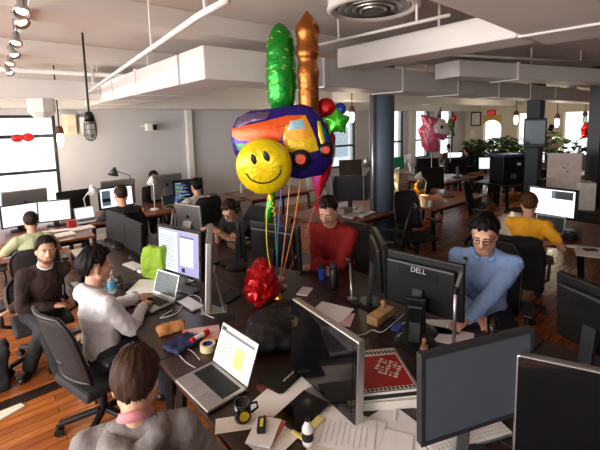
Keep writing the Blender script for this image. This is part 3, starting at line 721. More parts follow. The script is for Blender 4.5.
    for i in (0, 1):
        k, t = lg[i]; f = Vector((t.x - hips[i].x, .3, 0)).normalized(); sb = MB()
        fz = .035; T0 = Vector((t.x, t.y, fz)); sb.cap(T0 - f * .05 + Vector((0, 0, .005)), T0 + f * .15, .04, .035).cap(Vector((t.x, t.y, max(.05, t.z))), T0, .044, .044)
        so_ = remesh(sb, 'shoe', .012, M('shoe_' + shoe, shoe, .4), o)
    if collar:
        cm = collar; cb = MB(); pr = []
        for i in range(18):
            a = i / 18 * 2 * math.pi; c_ = N0 + Rm @ Vector((math.sin(a) * .072, math.cos(a) * .07 + .01, .02 - .02 * math.cos(a))); pr.append((c_, c_ + Rm @ Vector((-math.sin(a) * .01, -math.cos(a) * .008, .024 - .012 * math.cos(a))), c_ + Rm @ Vector((math.sin(a) * .02, math.cos(a) * .022, -.016))))
        A = [cb.bm.verts.new(p[0]) for p in pr]; B = [cb.bm.verts.new(p[1]) for p in pr]; D = [cb.bm.verts.new(p[2]) for p in pr]
        for i in range(18):
            if i in ((0, 17) if open_neck else ()): continue
            j = (i + 1) % 18; cb.face((A[i], A[j], B[j], B[i])); (cb.face((B[i], B[j], D[j], D[i])) if inner is not None or open_neck or folded else None)
        c2 = cb.done('collar', cm, o, smooth=True); sd = c2.modifiers.new('t', 'SOLIDIFY'); sd.thickness = .005
    if open_neck and inner:
        ob = MB(); ob.cap(st(0, .072, .462), st(0, .1, .41), .022, .008, sx=1.2); ob.done('undershirt' if inner else 'placket', inner or top, o, smooth=True)
    if collar and not hood and inner is not None or collar and open_neck:
        for k in range(4): MB().ell(st(0, .137 - .003 * k, .3 - .075 * k), (.006, .003, .006)).done('button', whitep, o)
    if hood:
        hb = MB(); hb.cap(st(-.09, -.07, .44), st(.0, -.13, .39), .045, .05).cap(st(.09, -.07, .44), st(0, -.13, .39), .045, .05).cap(st(-.085, .0, .46), st(-.1, -.06, .44), .03, .04).cap(st(.085, 0, .46), st(.1, -.06, .44), .03, .04)
        remesh(hb, 'hood', .012, top, o, .012, 15)
    if glasses:
        gb = MB(); gm = M('black_glasses', '0d0d0f', .3)
        for s in (-1, 1):
            gb.tube([h(s * .032 + .021 * math.cos(R(a)), .1, .006 + .016 * math.sin(R(a))) for a in range(0, 361, 30)], .0028, n=6); gb.tube([h(s * .053, .099, .01), h(s * .08, .0, .008)], .0026, n=6)
        gb.tube([h(-.011, .101, .008), h(.011, .101, .008)], .0024, n=6); gb.done('glasses', gm, o)
    if headset:
        gb = MB(); gb.tube([h(.092 * math.cos(R(a)), -.01, .03 + .118 * math.sin(R(a))) for a in range(0, 181, 15)], .007, n=6)
        for s in (-1, 1): gb.ell(h(s * .092, -.01, .0), (.02, .035, .04), rot=Rh)
        gb.done('headphones', blackp, o, smooth=True)
    if DBG: wq = lambda v: PX(Matrix.Rotation(face - math.pi / 2, 3, 'Z') @ (v * scale) + Vector((x, y, 0))); print('PERSON', label[:36], (round(x, 2), round(y, 2)), 'head', wq(H0), 'pelvis', wq(P0), 'hands', [wq(q[1]) for q in hd], 'feet', [wq(q[1]) for q in lg])
    return o
whshirt = M('white_striped_shirt', 'd5d6da', .8, var=.06, scale=60); brownk = M('dark_brown_knit', '2c1b15', .9, var=.2, scale=90, bump=.3); bluesh = M('light_blue_shirt', '8fb0e2', .8, var=.07, scale=30)
redk = M('red_knit', '8c0f14', .85, var=.18, scale=70, bump=.3); yell = M('yellow_tshirt', 'ffb41e', .8, var=.06); blackt = M('black_cotton', '0f0f12', .85, var=.25); greyh = M('grey_hoodie_fleece', '7d7977', .9, var=.12, scale=60, bump=.3)
pink = M('pink_collar_cloth', 'c98088', .8); denim = M('dark_denim', '1b2230', .85, var=.25, scale=40, bump=.2); khakid = M('black_trousers', '141316', .8, var=.2); palegreen = M('pale_green_tshirt', 'a9ad86', .85, var=.05)
# each person is placed by where the head is; the body, seat and chair follow
person('smiling man in a dark brown sweater turned toward the camera on a chair at left', (46, 251), -80, brownk, khakid, lean=15, side=-4, hp=(-10, -6), hands=[G(8, 312, .6), G(52, 306, .6)], feet=[G(30, 366, .08), G(62, 374, .08)],
       hair=('1e1410', 1.2, 4), collar=whitep, smile=True, beard=True, elbow_out=2.2, scale=.95, seat=.45)
person('man in a white striped shirt in profile typing on the small silver laptop', (96, 267), 14, whshirt, denim, lean=-3, hp=(4, -10), hands=[G(137, 298, .79), G(143, 307, .79)], hair=('120d0b', 1.7, 2), collar=whshirt, folded=True, vox=.0082)
person('man in a grey hooded sweatshirt and pink collar seen from behind at the bottom edge', (136, 384), 66, greyh, denim, lean=4, neck=.03, hp=(14, 0), hands=[(.25, -5.95, .62), (.42, -6.25, .66)], hair=('38241a', 1.5, 0), collar=pink, hood=True, vox=.008)
person('man with black glasses in a light blue button shirt behind the black monitor back', (484, 235), 200, bluesh, denim, lean=13, hp=(11, -4), hands=[G(464, 322, .78), G(478, 316, .78)], hair=('120c0a', 1.9, 0), collar=bluesh, glasses=True, open_neck=True, vox=.008, scale=1.12, seat=.48, elbow_out=.35)
person('man in a dark red sweater looking down at his keyboard', (328, 212), 196, redk, khakid, lean=16, hp=(12, 10), hands=[G(312, 267, .78), G(326, 268, .78)], hair=('24150f', 1.2, 2), vox=.008, sleeve='long', collar=redk, scale=1.15, seat=.44)
person('person in a bright yellow T-shirt seen from behind at the right-hand desk', (529, 205), 20, yell, denim, lean=14, hp=(0, 0), hands=[G(552, 243, .78), G(556, 240, .78)], hair=('4a2e1c', 1.3, 0), sleeve='short', vox=.0095)
person('balding person in black seen from behind in front of the wide lit monitor', (121, 195), 84, blackt, khakid, lean=8, hp=(0, 0), hair=('2a2019', .5, 0), hands=[(1.0, -1.4, .79), (1.45, -1.4, .79)], lowres=True, vox=.012, bald=True, scale=1.05)
person('person in a pale green T-shirt seen from behind at the left window desk', (31, 222), 86, palegreen, denim, lean=12, hp=(0, 0), hair=('2b211a', 1.0, 0), sleeve='short', hands=[(-.2, -1.9, .79), (.3, -1.9, .79)], lowres=True, vox=.012, scale=.92, seat=.44)
person('man in black wearing headphones, hands raised together over the far desk', (230, 211), 205, blackt, khakid, lean=24, hp=(16, 0), hair=('2a1a12', 1.4, 0), headset=True, glasses=True, sleeve='short', hands=[GD(213, 228, 4.72), GD(217, 231, 4.78)], vox=.008, elbow_out=.3, scale=1.05, seat=.42)
person('dark-haired person in a black and pale top facing the code monitor by the white wall', (196, 187), 88, M('off_white_knit', 'b9b2a8', .85), khakid, lean=10, hair=('0e0b0a', 1.4, 0), hands=[(2.3, -1.3, .79), (2.7, -1.3, .79)], lowres=True, vox=.014)
person('person hidden behind the beige computer back against the white wall, hair showing', (154, 178), 268, blackt, khakid, lean=4, hair=('14100e', 1.2, 0), lowres=True, vox=.014, seat=.46)
person('distant person with dark hair below the pink unicorn balloon', (449, 148), 60, M('dull_red_cloth', '6a2e26', .8), khakid, lean=8, hair=('17100c', 1.1, 0), lowres=True, vox=.018)
person('distant person in dark blue, right of the pink unicorn balloon', (466, 151), 60, M('dark_blue_cloth', '1d2440', .8), khakid, lean=8, hair=('120e0c', 1.1, 0), lowres=True, vox=.018)
def seat_chair(i, label, face, back=.03, **k):
    x, y = o_xy[i]; f = R(face); return chair(label, x - math.cos(f) * back, y - math.sin(f) * back, f - math.pi / 2, **k)
seat_chair(1, 'large black mesh chair of the man in the white shirt', 16, .02, seatz=.45, bh=.5)
seat_chair(0, 'black swivel chair of the smiling man in the brown sweater', -88, seatz=.43, bh=.26)
seat_chair(2, 'black chair under the man in the grey sweatshirt', 66, seatz=.46)
seat_chair(3, 'black round-backed chair of the man in the blue shirt', 196, seatz=.5)
seat_chair(4, 'black chair of the man in the red sweater', 190, seatz=.43, arms=False)
seat_chair(8, 'black chair of the man in the headphones', 200, seatz=.43, arms=False)
cj = seat_chair(5, 'black chair with a black jacket over its back behind the yellow shirt', 20, .12, bh=.44)
cj.location.x -= .09; cj.location.y += .07
jk = MB(); jk.box((0, -.32, .7), (.46, .14, .54)); jk.box((-.21, -.27, .66), (.09, .2, .4)).box((.21, -.27, .66), (.09, .2, .4)); jo = remesh(jk, 'jacket', .02, blackt, None, .02, 9)
jo.location = cj.location; jo.rotation_euler = cj.rotation_euler; tag(jo, 'black jacket hung over the chair back behind the yellow shirt', 'jacket')
seat_chair(6, 'black chair of the balding person in black', 84)
seat_chair(7, 'black chair of the person at the left window', 86, seatz=.4, bh=.38)
seat_chair(9, 'black chair of the person at the code monitor', 88)
chair('black chair whose back shows just right of the blue column', 4.76, -4.55, R(160))
chair('empty black mesh chair standing alone on the floor behind the blue shirt', 6.5, -4.75, R(195))
chair('empty black chair beyond the red sweater and tall monitor edge', 3.85, -4.7, R(30))
chair('empty dark chair by the black computer stand', 7.6, -4.95, R(0), arms=False)
chair('empty dark chair in front of the far unicorn desk', 8.9, -2.1, R(140), arms=False)
chair('empty dark chair beyond the yellow lamp desk', 6.2, -2.2, R(80), arms=False)
# ================================================================== SCREENS IN PLACE
dg = math.radians
monitor('large black-framed display with a bright white page beside the lime bag', 1.07, -4.45, dg(-74), .62, .46, zc=.3, tilt=.05, style='apple_black', kind='doc', content=[(.0, .95, 1, 1, 'c8ccd8', .8), (.5, .0, 1, .95, 'b9b4e6', .9), (.56, .2, .88, .84, 'eceef8', 1.3), (.56, .86, .9, .88, '30303c', .1), (.60, .04, .68, .14, '202028', .1)] + [(.04, .1 + .06 * k, .4, .11 + .06 * k, '9aa4b8', .6) for k in range(13)])
monitor('near half of a pair of dark switched-off monitors behind the lime bag', .96, -3.42, dg(-86), .5, .34, zc=.26, style='black')
monitor('far half of a pair of dark switched-off monitors behind the lime bag', .93, -2.85, dg(-80), .5, .34, zc=.26, style='black')
monitor('large glossy switched-off display with a silver frame at bottom centre, yellow note on it', 1.01, -6.47, dg(-96), .58, .42, zc=.235, tilt=.04, style='alu')
monitor('tall dark display seen edge-on with a silver side right of the lit page', 1.02, -5.14, dg(-118), .6, .52, zc=.37, style='alu')
monitor('silver computer back with a black fruit mark left of the man in headphones', 1.82, -2.95, dg(106), .5, .4, zc=.22, style='imac')
monitor('black monitor back behind the red foil balloon and coloured ribbons', 1.68, -5.12, dg(107), .54, .4, zc=.38, style='dell')
monitor('narrow black monitor seen edge-on left of the foil balloon strings', 1.72, -4.5, dg(60), .5, .4, zc=.33, style='dell')
monitor('black monitor back with silver lettering in front of the man in the blue shirt', 2.0, -6.42, dg(99), .58, .4, zc=.33, style='dell', logo='DELL', tilt=.04)
monitor('black monitor seen nearly edge-on left of the lettered monitor back', 2.09, -5.98, dg(48), .5, .42, zc=.36, style='dell')
monitor('grey-framed blank monitor with a matt grey screen at bottom right', 1.16, -7.22, dg(-21), .56, .37, zc=.4, tilt=.02, style='grey', kind='matt')
monitor('glossy black display cut off by the bottom right corner', 1.47, -7.6, dg(-66), .66, .46, zc=.26, tilt=.05, style='alu')
monitor('black monitor back standing right of the blue shirt, behind the glossy black display', 2.24, -7.38, dg(66), .5, .4, zc=.34, style='dell')
monitor('second black monitor back at the right edge beside the silver arm', 2.2, -7.85, dg(80), .54, .4, zc=.33, style='dell')
monitor('small black photo frame screen on a stand between the stamp and the wooden box', 1.87, -6.46, dg(120), .13, .24, zc=.16, style='black')
monitor('lit white monitor with a dark window on it at the yellow shirt desk', 5.55, -6.1, dg(-93), .6, .4, zc=.34, style='apple_black', kind='white', content=[(.55, .66, .96, .96, '3a3f48', .2), (.5, .66, .58, .96, '8fa0b8', .4)])
monitor('leftmost of three bright monitors by the tall window', -.42, -1.25, dg(20), .5, .33, zc=.24, kind='white', style='dell')
monitor('middle of three bright monitors by the tall window', .1, -1.02, dg(8), .48, .33, zc=.24, kind='white', style='dell')
monitor('right one of three bright monitors by the tall window', .52, -1.05, dg(-14), .44, .33, zc=.24, kind='warm', style='dell')
monitor('beige computer back against the left window', .2, -.62, dg(188), .6, .46, zc=.32, style='imac')
monitor('dark switched-off monitor right of the left window', .85, -.62, dg(12), .5, .36, zc=.28, style='black')
monitor('wide lit monitor of the balding person in black', 1.5, -.65, dg(8), .6, .38, zc=.26, kind='white', style='apple_black', content=[(.04, .1, .3, .9, '6b8a92', .5), (.04, .3, .3, .5, '203040', .2), (.5, .5, .95, .9, 'f2f2f2', 1.2)])
monitor('long beige computer back behind the wide lit monitor', 1.6, -.42, dg(184), .6, .46, zc=.3, style='imac')
monitor('tall beige computer back hiding a seated person by the white wall', 2.42, -.62, dg(183), .6, .46, zc=.34, style='imac')
monitor('monitor with green code on a dark blue screen by the white wall', 2.72, -.9, dg(0), .6, .4, zc=.27, kind='code_dark', content=[(0, 0, .2, .25, '2746c0', .9)] + CODE, style='dell')
# ---- middle and far monitors, each on its desk
def far_mon(label, px, py, D, W_, H_, yaw, style, kind=None, desk_z=.74, content=()):
    p = GD(px, py, D); return monitor(label, p.x, p.y, dg(yaw), W_, H_, zc=max(.2, p.z - desk_z), style=style, kind=kind, z=desk_z, content=content)
def on(px, py, X, Y): return X, Y
monitor('large black monitor left of the thick blue-grey column', 4.5, -3.42, dg(-42), .56, .42, zc=.36, style='black')
monitor('upright beige-edged display beside the large black monitor left of the column', 4.2, -3.15, dg(70), .5, .46, zc=.36, style='imac')
monitor('beige computer back right of the blue-grey column', 5.85, -3.3, dg(200), .6, .48, zc=.32, style='imac')
monitor('black monitor right of the glowing yellow lamp', 6.65, -3.6, dg(-30), .56, .42, zc=.32, style='black')
monitor('black glossy display below the pink unicorn balloon', 8.6, -2.3, dg(-30), .6, .42, zc=.3, style='black', z=.74)
monitor('grey monitor back right of the unicorn balloon', 9.2, -2.75, dg(150), .62, .42, zc=.3, style='grey', z=.74)
desk('dark desk holding the two monitors below the unicorn balloon', 8.0, 9.7, -2.0, -3.1, deskl)
monitor('beige computer back near the far window left of the unicorn', 9.3, -1.2, dg(200), .6, .46, zc=.3, style='imac')
monitor('small green-lit screen beside the far beige computer', 8.8, -1.2, dg(-25), .4, .34, zc=.3, style='black', kind='green')
monitor('dark monitor on the far desk by the third street window', 7.0, -1.1, dg(-30), .6, .45, zc=.3, style='black')
monitor('pale screen in front of the two distant people', 11.6, -1.4, dg(-40), .5, .34, zc=.28, kind='doc', style='black')
monitor('dark screen beside the two distant people', 12.3, -1.4, dg(-30), .5, .34, zc=.28, style='black')
monitor('lit screen before the dark plants, left', 10.4, -3.0, dg(-40), .5, .34, zc=.28, kind='doc', style='black')
monitor('lit screen before the dark plants, right', 11.2, -3.05, dg(-40), .5, .34, zc=.28, kind='white', style='black')
monitor('distant white screen beside the slim navy column', 12.7, -3.4, dg(-50), .5, .34, zc=.3, kind='white', style='black')
monitor('distant white screen left of the black right-hand column', 12.3, -5.0, dg(-60), .55, .36, zc=.3, kind='white', style='black')
monitor('distant silver computer back under the leafy plant', 11.7, -4.95, dg(120), .5, .4, zc=.3, style='imac')
# ---- jointed stands standing on the desks: base, post, elbow, upper arm
stand('silver jointed arm slanting up beside the coloured ribbons', G(268, 292, .74), G(267, 242, 1.06), G(297, 222, 1.14))
stand('silver jointed arm rising in front of the lettered monitor back', (1.9, -6.72, .74), (1.87, -6.74, 1.16), (2.14, -6.66, 1.27))
stand('silver jointed arm behind the red sweater beside the edge-on monitor', G(352, 300, .74), G(350, 262, .98), G(347, 258, 1.0))
stand('thin pale jointed arm in front of the silver computer back', G(171, 232, .74), G(173, 208, 1.02), G(183, 184, 1.3))
# ---- laptops
laptop('open silver laptop with black keys showing a white page, nearest the black mug', .70, -5.99, dg(-86), .36, .25, 'warm', 112,
       [(.0, .86, .14, .98, '24242c', .2), (.14, .84, 1, .92, '8d8f98', .5), (.55, .12, .8, .66, 'e4df78', .9)] + [(.05, .15 + .09 * k, .45, .17 + .09 * k, 'b0b4bc', .7) for k in range(7)])
laptop('small silver laptop under the hands of the white-shirt man', .8, -4.7, dg(-74), .3, .22, 'term', 108, [(.06, .1 + .09 * k, .7 - .1 * (k % 3), .13 + .09 * k, '7f9a98', .5) for k in range(9)], keys=blackp)
laptop('open laptop with a dark screen under the yellow-shirt person hands', 5.15, -6.2, dg(-88), .33, .23, 'term', 108, [(.06, .5, .7, .53, '8d8f98', .5), (.06, .6, .6, .63, '8d8f98', .5)])
laptop('small lit laptop beside the white lamp at the window desks', .93, -1.02, dg(5), .3, .22, 'doc', 108)
laptop('dark-screened laptop before the tall beige computer back', 2.35, -.95, dg(5), .3, .22, 'term', 108)
0 and laptop('closed-angle laptop on the desk by the lime bag', 1.12, -4.15, dg(-60), .3, .22, None, 100)
# ---- keyboards and mice
p = G(466, 438); keyboard('white keyboard in front of the blank grey monitor', p.x, p.y, dg(-24), .43, .12)
p = G(190, 305); keyboard('small pale keyboard between the edge-on display and brown pouch', p.x, p.y, dg(95), .28, .115)
p = G(183, 290); keyboard('grey keyboard below the lit page display', p.x, p.y, dg(-70), .3, .12, m=alu, k2=M('grey_keys', '77777a', .5))
p = G(134, 267); keyboard('white keyboard in front of the twin dark monitors', p.x, p.y, dg(-80), .28, .12)
p = G(490, 203); keyboard('distant keyboard', p.x, p.y, 0) if False else None
p = G(367, 215); keyboard('white keyboard on the reddish desk left of the column', p.x, p.y, dg(10), .43, .12)
p = G(55, 232); keyboard('keyboard on the left window desk', p.x, p.y, dg(-10), .43, .12)
p = G(522, 297); p = G(571, 248); mouse('white mouse on the yellow-shirt person desk', p.x, p.y, .4)
p = G(141, 273); mouse('white mouse by the keyboard of the twin dark monitors', p.x, p.y, .3)
# ---- lamps
desk_lamp('white desk lamp between the left window and the small lit laptop', .98, -.95, dg(-60), h=.36, reach=.12)
desk_lamp('white desk lamp beside the tall beige computer back', 2.05, -.95, dg(-10), h=.4, reach=.12)
desk_lamp('thin dark desk lamp with a long level arm over the wide lit monitor', 1.75, -.55, dg(120), m=darkg, h=.6, reach=.3)
desk_lamp('white desk lamp left of the smiley balloon', 4.3, -.9, dg(0), h=.36, reach=.1)
desk_lamp('white desk lamp at the far left edge', -.42, -1.0, dg(100), h=.3, reach=.1)
p = G(364, 213); desk_lamp('silver jointed desk lamp in front of the blue-grey column', p.x, p.y, dg(-60), m=alu, h=.7, reach=.2)
p = G(424, 196); desk_lamp('desk lamp glowing yellow near the beige computer back', p.x, p.y, dg(0), h=.28, lit=True, reach=.1)
p = G(418, 195); q = MB(); q.tube([(.0, .11 * math.cos(R(a)), .12 + .11 * math.sin(R(a))) for a in range(0, 361, 24)], .03, n=10)
o = q.done('ring_ornament', M('warm_yellow', 'e8a41c', .5), smooth=True); o.location = (p.x + .25, p.y + .1, .74); o.rotation_euler = (0, 0, .7); tag(o, 'yellow ring ornament glowing beside the lit desk lamp', 'ornament')

# ================================================================== THINGS ON THE DESKS
# pizza boxes
def box_thing(name, label, cat, px, py, rz, dims, m, z=.742, extra=None, loc=None):
    p = Vector(loc) if loc else G(px, py, z); o = thing(name, label, cat, (p.x, p.y, z), rz)
    MB().box((0, 0, dims[2] / 2), dims).done('carton', m, o, bevel=.003); return o
pzx, pzy = 1.27, -6.6
pizred = M('pizza_box_red', 'a8201f', .55); kraft = M('pizza_box_white', 'ddd6cb', .7)
for k in (0, 1):
    o = thing('pizza_box', ('lower white pizza box of the stack at bottom centre', 'upper pizza box with red and black printing, bottom centre')[k], 'pizza box', (pzx, pzy + .01 * k, .742 + .047 * k), R(-36 + 3 * k), group=None)
    MB().box((0, 0, .0225), (.38, .38, .045)).done('carton', kraft, o, bevel=.003)
    if k:
        MB().box((0, -.1905, .0225), (.37, .002, .022), None).done('side_print', inkm, o)
        MB().box((0, 0, .0455), (.37, .37, .001), inkm).box((0, 0, .0463), (.36, .36, .001), kraft).done('border_print', inkm, o)
        MB().box((-.0, -.02, .0472), (.34, .27, .001)).done('red_panel', pizred, o)
        for yy_, dd in ((.148, .03), (-.168, .018)):
            mb = MB()
            for i in range(16): mb.box((-.17 + i * .0225, yy_, .0475), (.012, dd, .001), inkm, Matrix.Rotation(.4, 3, 'Z'))
            mb.done('printed_border', inkm, o)
        mb = MB(); mb.tube([((.012 + .004 * a) * math.cos(a * .9) - .09, (.008 + .003 * a) * math.sin(a * .9) + .02, .0482) for a in [q * .5 for q in range(18)]], .0035, whitep, n=5); mb.done('swirl_mark', whitep, o)
        mb = MB(); q_ = Matrix.Rotation(R(-35), 3, 'Z')
        for a in range(5):
            for b_ in range(6):
                if (a * 5 + b_ * 3) % 7 == 0: continue
                c_ = q_ @ Vector((-.055 + a * .028, -.06 + b_ * .024, 0)) + Vector((.085, .0, .048)); mb.box(c_, (.022 if (a + b_) % 3 else .012, .006 if (a * b_) % 2 else .016, .0006), None, q_)
        mb.done('white_print', whitep, o)
# wooden box, stamp
p = G(381, 319); o = thing('box', 'long pale wooden box behind the pizza boxes', 'box', (p.x, p.y, .742), R(8))
MB().box((0, 0, .03), (.25, .09, .06)).done('body', M('light_wood', 'c0986a', .6, kind='wave', scale=2), o, bevel=.003); MB().lathe([(.022, 0), (.012, .02), (.024, .04), (.01, .055)], c=(.07, .02, .06), n=14).done('knob', M('light_wood2', 'b98a58', .6), o, smooth=True)
p = G(424, 350); o = thing('hand_stamp', 'small wooden hand stamp beside the blank grey monitor', 'stamp', (p.x, p.y, .742), .4)
MB().box((0, 0, .012), (.06, .045, .024)).done('block', MC['light_wood'], o, bevel=.003); MB().lathe([(.012, .024), (.008, .045), (.016, .06), (.012, .075), (.002, .08)], n=14).done('handle', MC['light_wood2'], o, smooth=True)
# brown pouch, blue cloth, magazine, glue, tape
pp = G(171, 331); k = MB(); k.cap((-.07, 0, .03), (.07, 0, .035), .03, .033).box((0, 0, .02), (.18, .1, .04)); o = remesh(k, 'pouch', .008, M('tan_leather', 'ad7741', .6), None, .01, 20); o.location = (pp.x, pp.y, .744); o.rotation_euler = (0, 0, R(-10)); tag(o, 'tan leather pouch near the desk edge below the pale keyboard', 'pouch')
pp = G(183, 345); k = MB(); k.box((0, 0, .012), (.22, .16, .024)); o = remesh(k, 'folded_cloth', .008, M('navy_cloth', '151d42', .85), None, .012, 14); o.location = (pp.x, pp.y, .745); o.rotation_euler = (0, 0, .3); tag(o, 'folded navy blue cloth between the tan pouch and the magazine', 'cloth')
o = slab('magazine', 'white and orange magazine under the red glue stick', 'magazine', 201, 335, R(-25), .26, .2, .006, M('magazine_cover', 'd8d0cc', .5, col2='c8552a', scale=5))
p = G(200, 340); o = thing('glue_stick', 'red and white glue stick lying on the magazine', 'glue stick', (p.x, p.y, .768), R(15)); MB().tube([(-.05, 0, 0), (.03, 0, 0)], .018, whitep, 14).done('barrel', whitep, o); MB().tube([(.03, 0, 0), (.075, 0, 0)], .02, n=14).done('cap', M('glossy_red', 'c01818', .3), o); MB().tube([(-.075, 0, 0), (-.05, 0, 0)], .019, n=14).done('base_cap', MC['glossy_red'], o)
p = G(208, 350); o = thing('tape_roll', 'roll of cream masking tape with a blue core by the laptop screen', 'tape', (p.x, p.y, .742), 0)
MB().lathe([(.05, 0), (.05, .045), (.034, .045), (.034, 0), (.05, 0)], n=28, caps=False).done('tape', M('masking_tape', 'd2bd92', .6), o); MB().lathe([(.034, .001), (.034, .044), (.03, .044), (.03, .001)], n=28, caps=False).lathe([(.03, .0), (.03, .03)], n=28).done('core', M('blue_core', '2b3c78', .5), o)
# mug, headphones, papers at the bottom centre
p = G(243, 420); mug('black mug with a round yellow emblem on white paper', p.x, p.y, M('black_ceramic', '0b0b0c', .15), rz=R(-20), logo=M('yellow_emblem', 'd9b820', .4), z=.7465)
pprs = [('blank white sheet under the black mug', 233, 424, -30, .17, .1), ('large white sheet between the mug and the black tablet', 266, 410, 15, .26, .2), ('crumpled-corner white sheet behind the tablet', 300, 392, 40, .3, .2),
        ('white sheet poking out below the glossy display', 335, 398, -15, .28, .2), ('printed sheet nearest the small black bottle', 352, 430, 25, .22, .28), ('white sheet stack right of the silver-framed display', 398, 432, -5, .24, .3),
        ('white sheet fanned under the printed one', 336, 436, 50, .22, .28), ('white letter left of the yellow packet', 275, 440, 10, .2, .15), ('white page beside the far printer papers at bottom edge', 380, 446, 30, .22, .28), ('white envelope below the glossy display left corner', 292, 425, -20, .24, .12)]
for i, (lab, x, y, rz, a, b_) in enumerate(pprs):
    slab('paper', lab, 'paper', x, y, R(rz), a, b_, .0012, paper if i % 3 else paper2, .742 + .0014 * (i % 5), 'loose papers around the black mug')
def printed(label, x, y, rz, z, w_=.21, h_=.28):
    p = G(x, y, z); o = thing('printed_page', label, 'paper', (p.x, p.y, z), rz); MB().box((0, 0, .0006), (w_, h_, .0012)).done('sheet', paper, o); mb = MB()
    for k in range(9): mb.box((-.01, h_ * .38 - k * .026, .0016), (w_ * .75 - .02 * (k % 3), .003, .0004))
    mb.done('printed_lines', M('grey_ink', '9a9aa0', .7), o); return o
printed('printed page with lines of text in front of the display corner', 345, 432, R(35), .751)
o = slab('tablet', 'black tablet lying on the papers left of the glossy display', 'tablet', 302, 412, R(12), .25, .17, .012, offscr, .7525, bevel=.004)
for k in range(3): slab('booklet', ('lowest', 'middle', 'top')[k] + ' small booklet left of the little black bottle', 'booklet', 270 - 3 * k, 432, R(20 + 8 * k), .17, .12, .008, (paper2, M('booklet_red', 'b8604a', .6), paper)[k], .749 + .009 * k, 'booklets left of the little bottle')
slab('packet', 'yellow and white packet beside the small black bottle', 'packet', 308, 427, R(8), .16, .07, .012, M('yellow_packet', 'e6cc3a', .5, col2='e0d8a0', scale=6), .7505)
p = G(308, 446); bottle('small white bottle with a black cap at the bottom edge', p.x, p.y, whitep, blackp, .13, .026, z=.752, lab=inkm)
p = G(262, 434); o = thing('battery_charger', 'small black and yellow charger on the booklets', 'charger', (p.x, p.y, .776), .9); MB().box((0, 0, .012), (.085, .04, .024)).done('case', blackp, o, bevel=.004); MB().box((0, 0, .0245), (.05, .015, .003)).done('label_strip', MC['yellow_packet'], o)
p = G(410, 398); 
# sticky note on display
# backpack and black bags
pp = G(268, 345); k = MB(); k.ell((0, 0, .08), (.24, .2, .09)).ell((.13, .08, .06), (.18, .2, .08)).ell((-.14, -.06, .06), (.15, .13, .075)).ell((.02, -.14, .05), (.16, .1, .06)); o = remesh(k, 'backpack', .012, M('black_nylon', '020203', .6, var=.3), None, .03, 8); o.location = (pp.x + .12, pp.y + .04, .745); tag(o, 'slumped black nylon bag between the laptop and the glossy display', 'bag')
slab('folder', 'black folder with white marks in front of the slumped black bag', 'folder', 285, 376, R(15), .26, .17, .01, blackp, .744)
mb = MB(); [mb.box((-.05 + .012 * k, -.03 + .002 * (k % 3), .0105), (.008, .006 + .004 * (k % 2), .0008)) for k in range(9)]; mb.done('white_mark', whitep, bpy.data.objects['folder'])
slab('notebook', 'reddish brown notebook under the black folder', 'notebook', 275, 384, R(-5), .2, .1, .0015, M('red_brown_cover', '7a4038', .6), .742)
# papers near the centre
for i, (lab, x, y, rz, a, b_) in enumerate((('white papers in the pile behind the glossy display, top', 332, 311, 20, .21, .28), ('white papers in the pile behind the glossy display, middle', 329, 314, 5, .21, .28), ('pink paper in the pile behind the glossy display', 335, 318, 32, .2, .27), ('white notebook page before the blue-shirt man', 437, 327, 45, .2, .26), ('white sheet beside the open notebook of the blue-shirt man', 452, 337, 25, .2, .27), ('white papers beside the small silver laptop', 147, 286, 50, .3, .26), ('white papers farther behind the lime bag', 128, 300, 20, .28, .2))):
    slab('paper', lab, 'paper', x, y, R(rz), a, b_, .004, paper if i != 2 else M('pink_paper', 'd8b4bc', .8), .742 + (.013 - i * .0045 if i < 3 else 0))
slab('desk_mat', 'warm wooden tray under the hands of the blue-shirt man', 'tray', 458, 327, R(10), .5, .3, .004, M('warm_wood_lit', '8a4c24', .4), .7405) if False else None
p = G(492, 335); tumbler('clear glass of water by the hand of the blue-shirt man', p.x, p.y, M('clear_glass', 'ffffff', .03, trans=1), .037, .12)
p = G(112, 293); bottle('small plastic water bottle with a blue label near the white shirt', p.x, p.y, M('clear_bottle', 'e8f4f0', .08, trans=.8), whitep, .2, .032, lab=M('blue_label', '3c8fc0', .5))
p = G(120, 290); tumbler('clear drinking glass beside the small water bottle', p.x, p.y, MC['clear_glass'], .036, .12)
p = G(430, 207); tumbler('white paper cup on the reddish brown desk', p.x, p.y, whitep, .04, .11, cat='cup', name='paper_cup')
p = G(464, 192); bottle('red metal water bottle on the far reddish desk', p.x, p.y, M('glossy_red', 'c01818', .3), blackp, .24, .036)
p = Vector((4.05, -.62, 0)); bottle('small pale bottle on the white-lamp desk', p.x, p.y, M('pale_bottle', 'cfd4d8', .3), whitep, .22, .03)
# lime bag
pp = G(158, 279); k = MB(); k.box((0, 0, .16), (.26, .13, .32), top=.86); o = remesh(k, 'bag', .014, M('lime_fabric', '84a526', .75, var=.1), None, .028, 9); o.location = (pp.x, pp.y + .02, .745); o.rotation_euler = (0, 0, R(-60)); tag(o, 'lime green cloth bag standing beside the bright page display', 'bag')
# cables
def ck(lab, pts, **k): cable(lab, [tuple(G(x, y, .748)) for x, y in pts], **k)
ck('white cable looping behind the pale keyboard', [(172, 310), (160, 318), (178, 312), (188, 296), (200, 298), (203, 312), (214, 318)])
ck('white cable curling beside the pizza boxes', [(352, 336), (365, 334), (372, 330), (382, 332), (395, 322), (404, 314)])
ck('grey cable on the desk edge below the tape roll', [(196, 368), (186, 362), (178, 352), (190, 350), (200, 360)], m=M('grey_cable', '9a9690', .6))
ck('blue cable beside the wooden box', [(386, 326), (394, 318), (400, 322), (394, 330)], m=M('blue_cable', '2d66b8', .5))
ck('white looped cable beside the silver-framed display and papers', [(395, 420), (398, 405), (410, 398), (416, 408)], m=whitep)
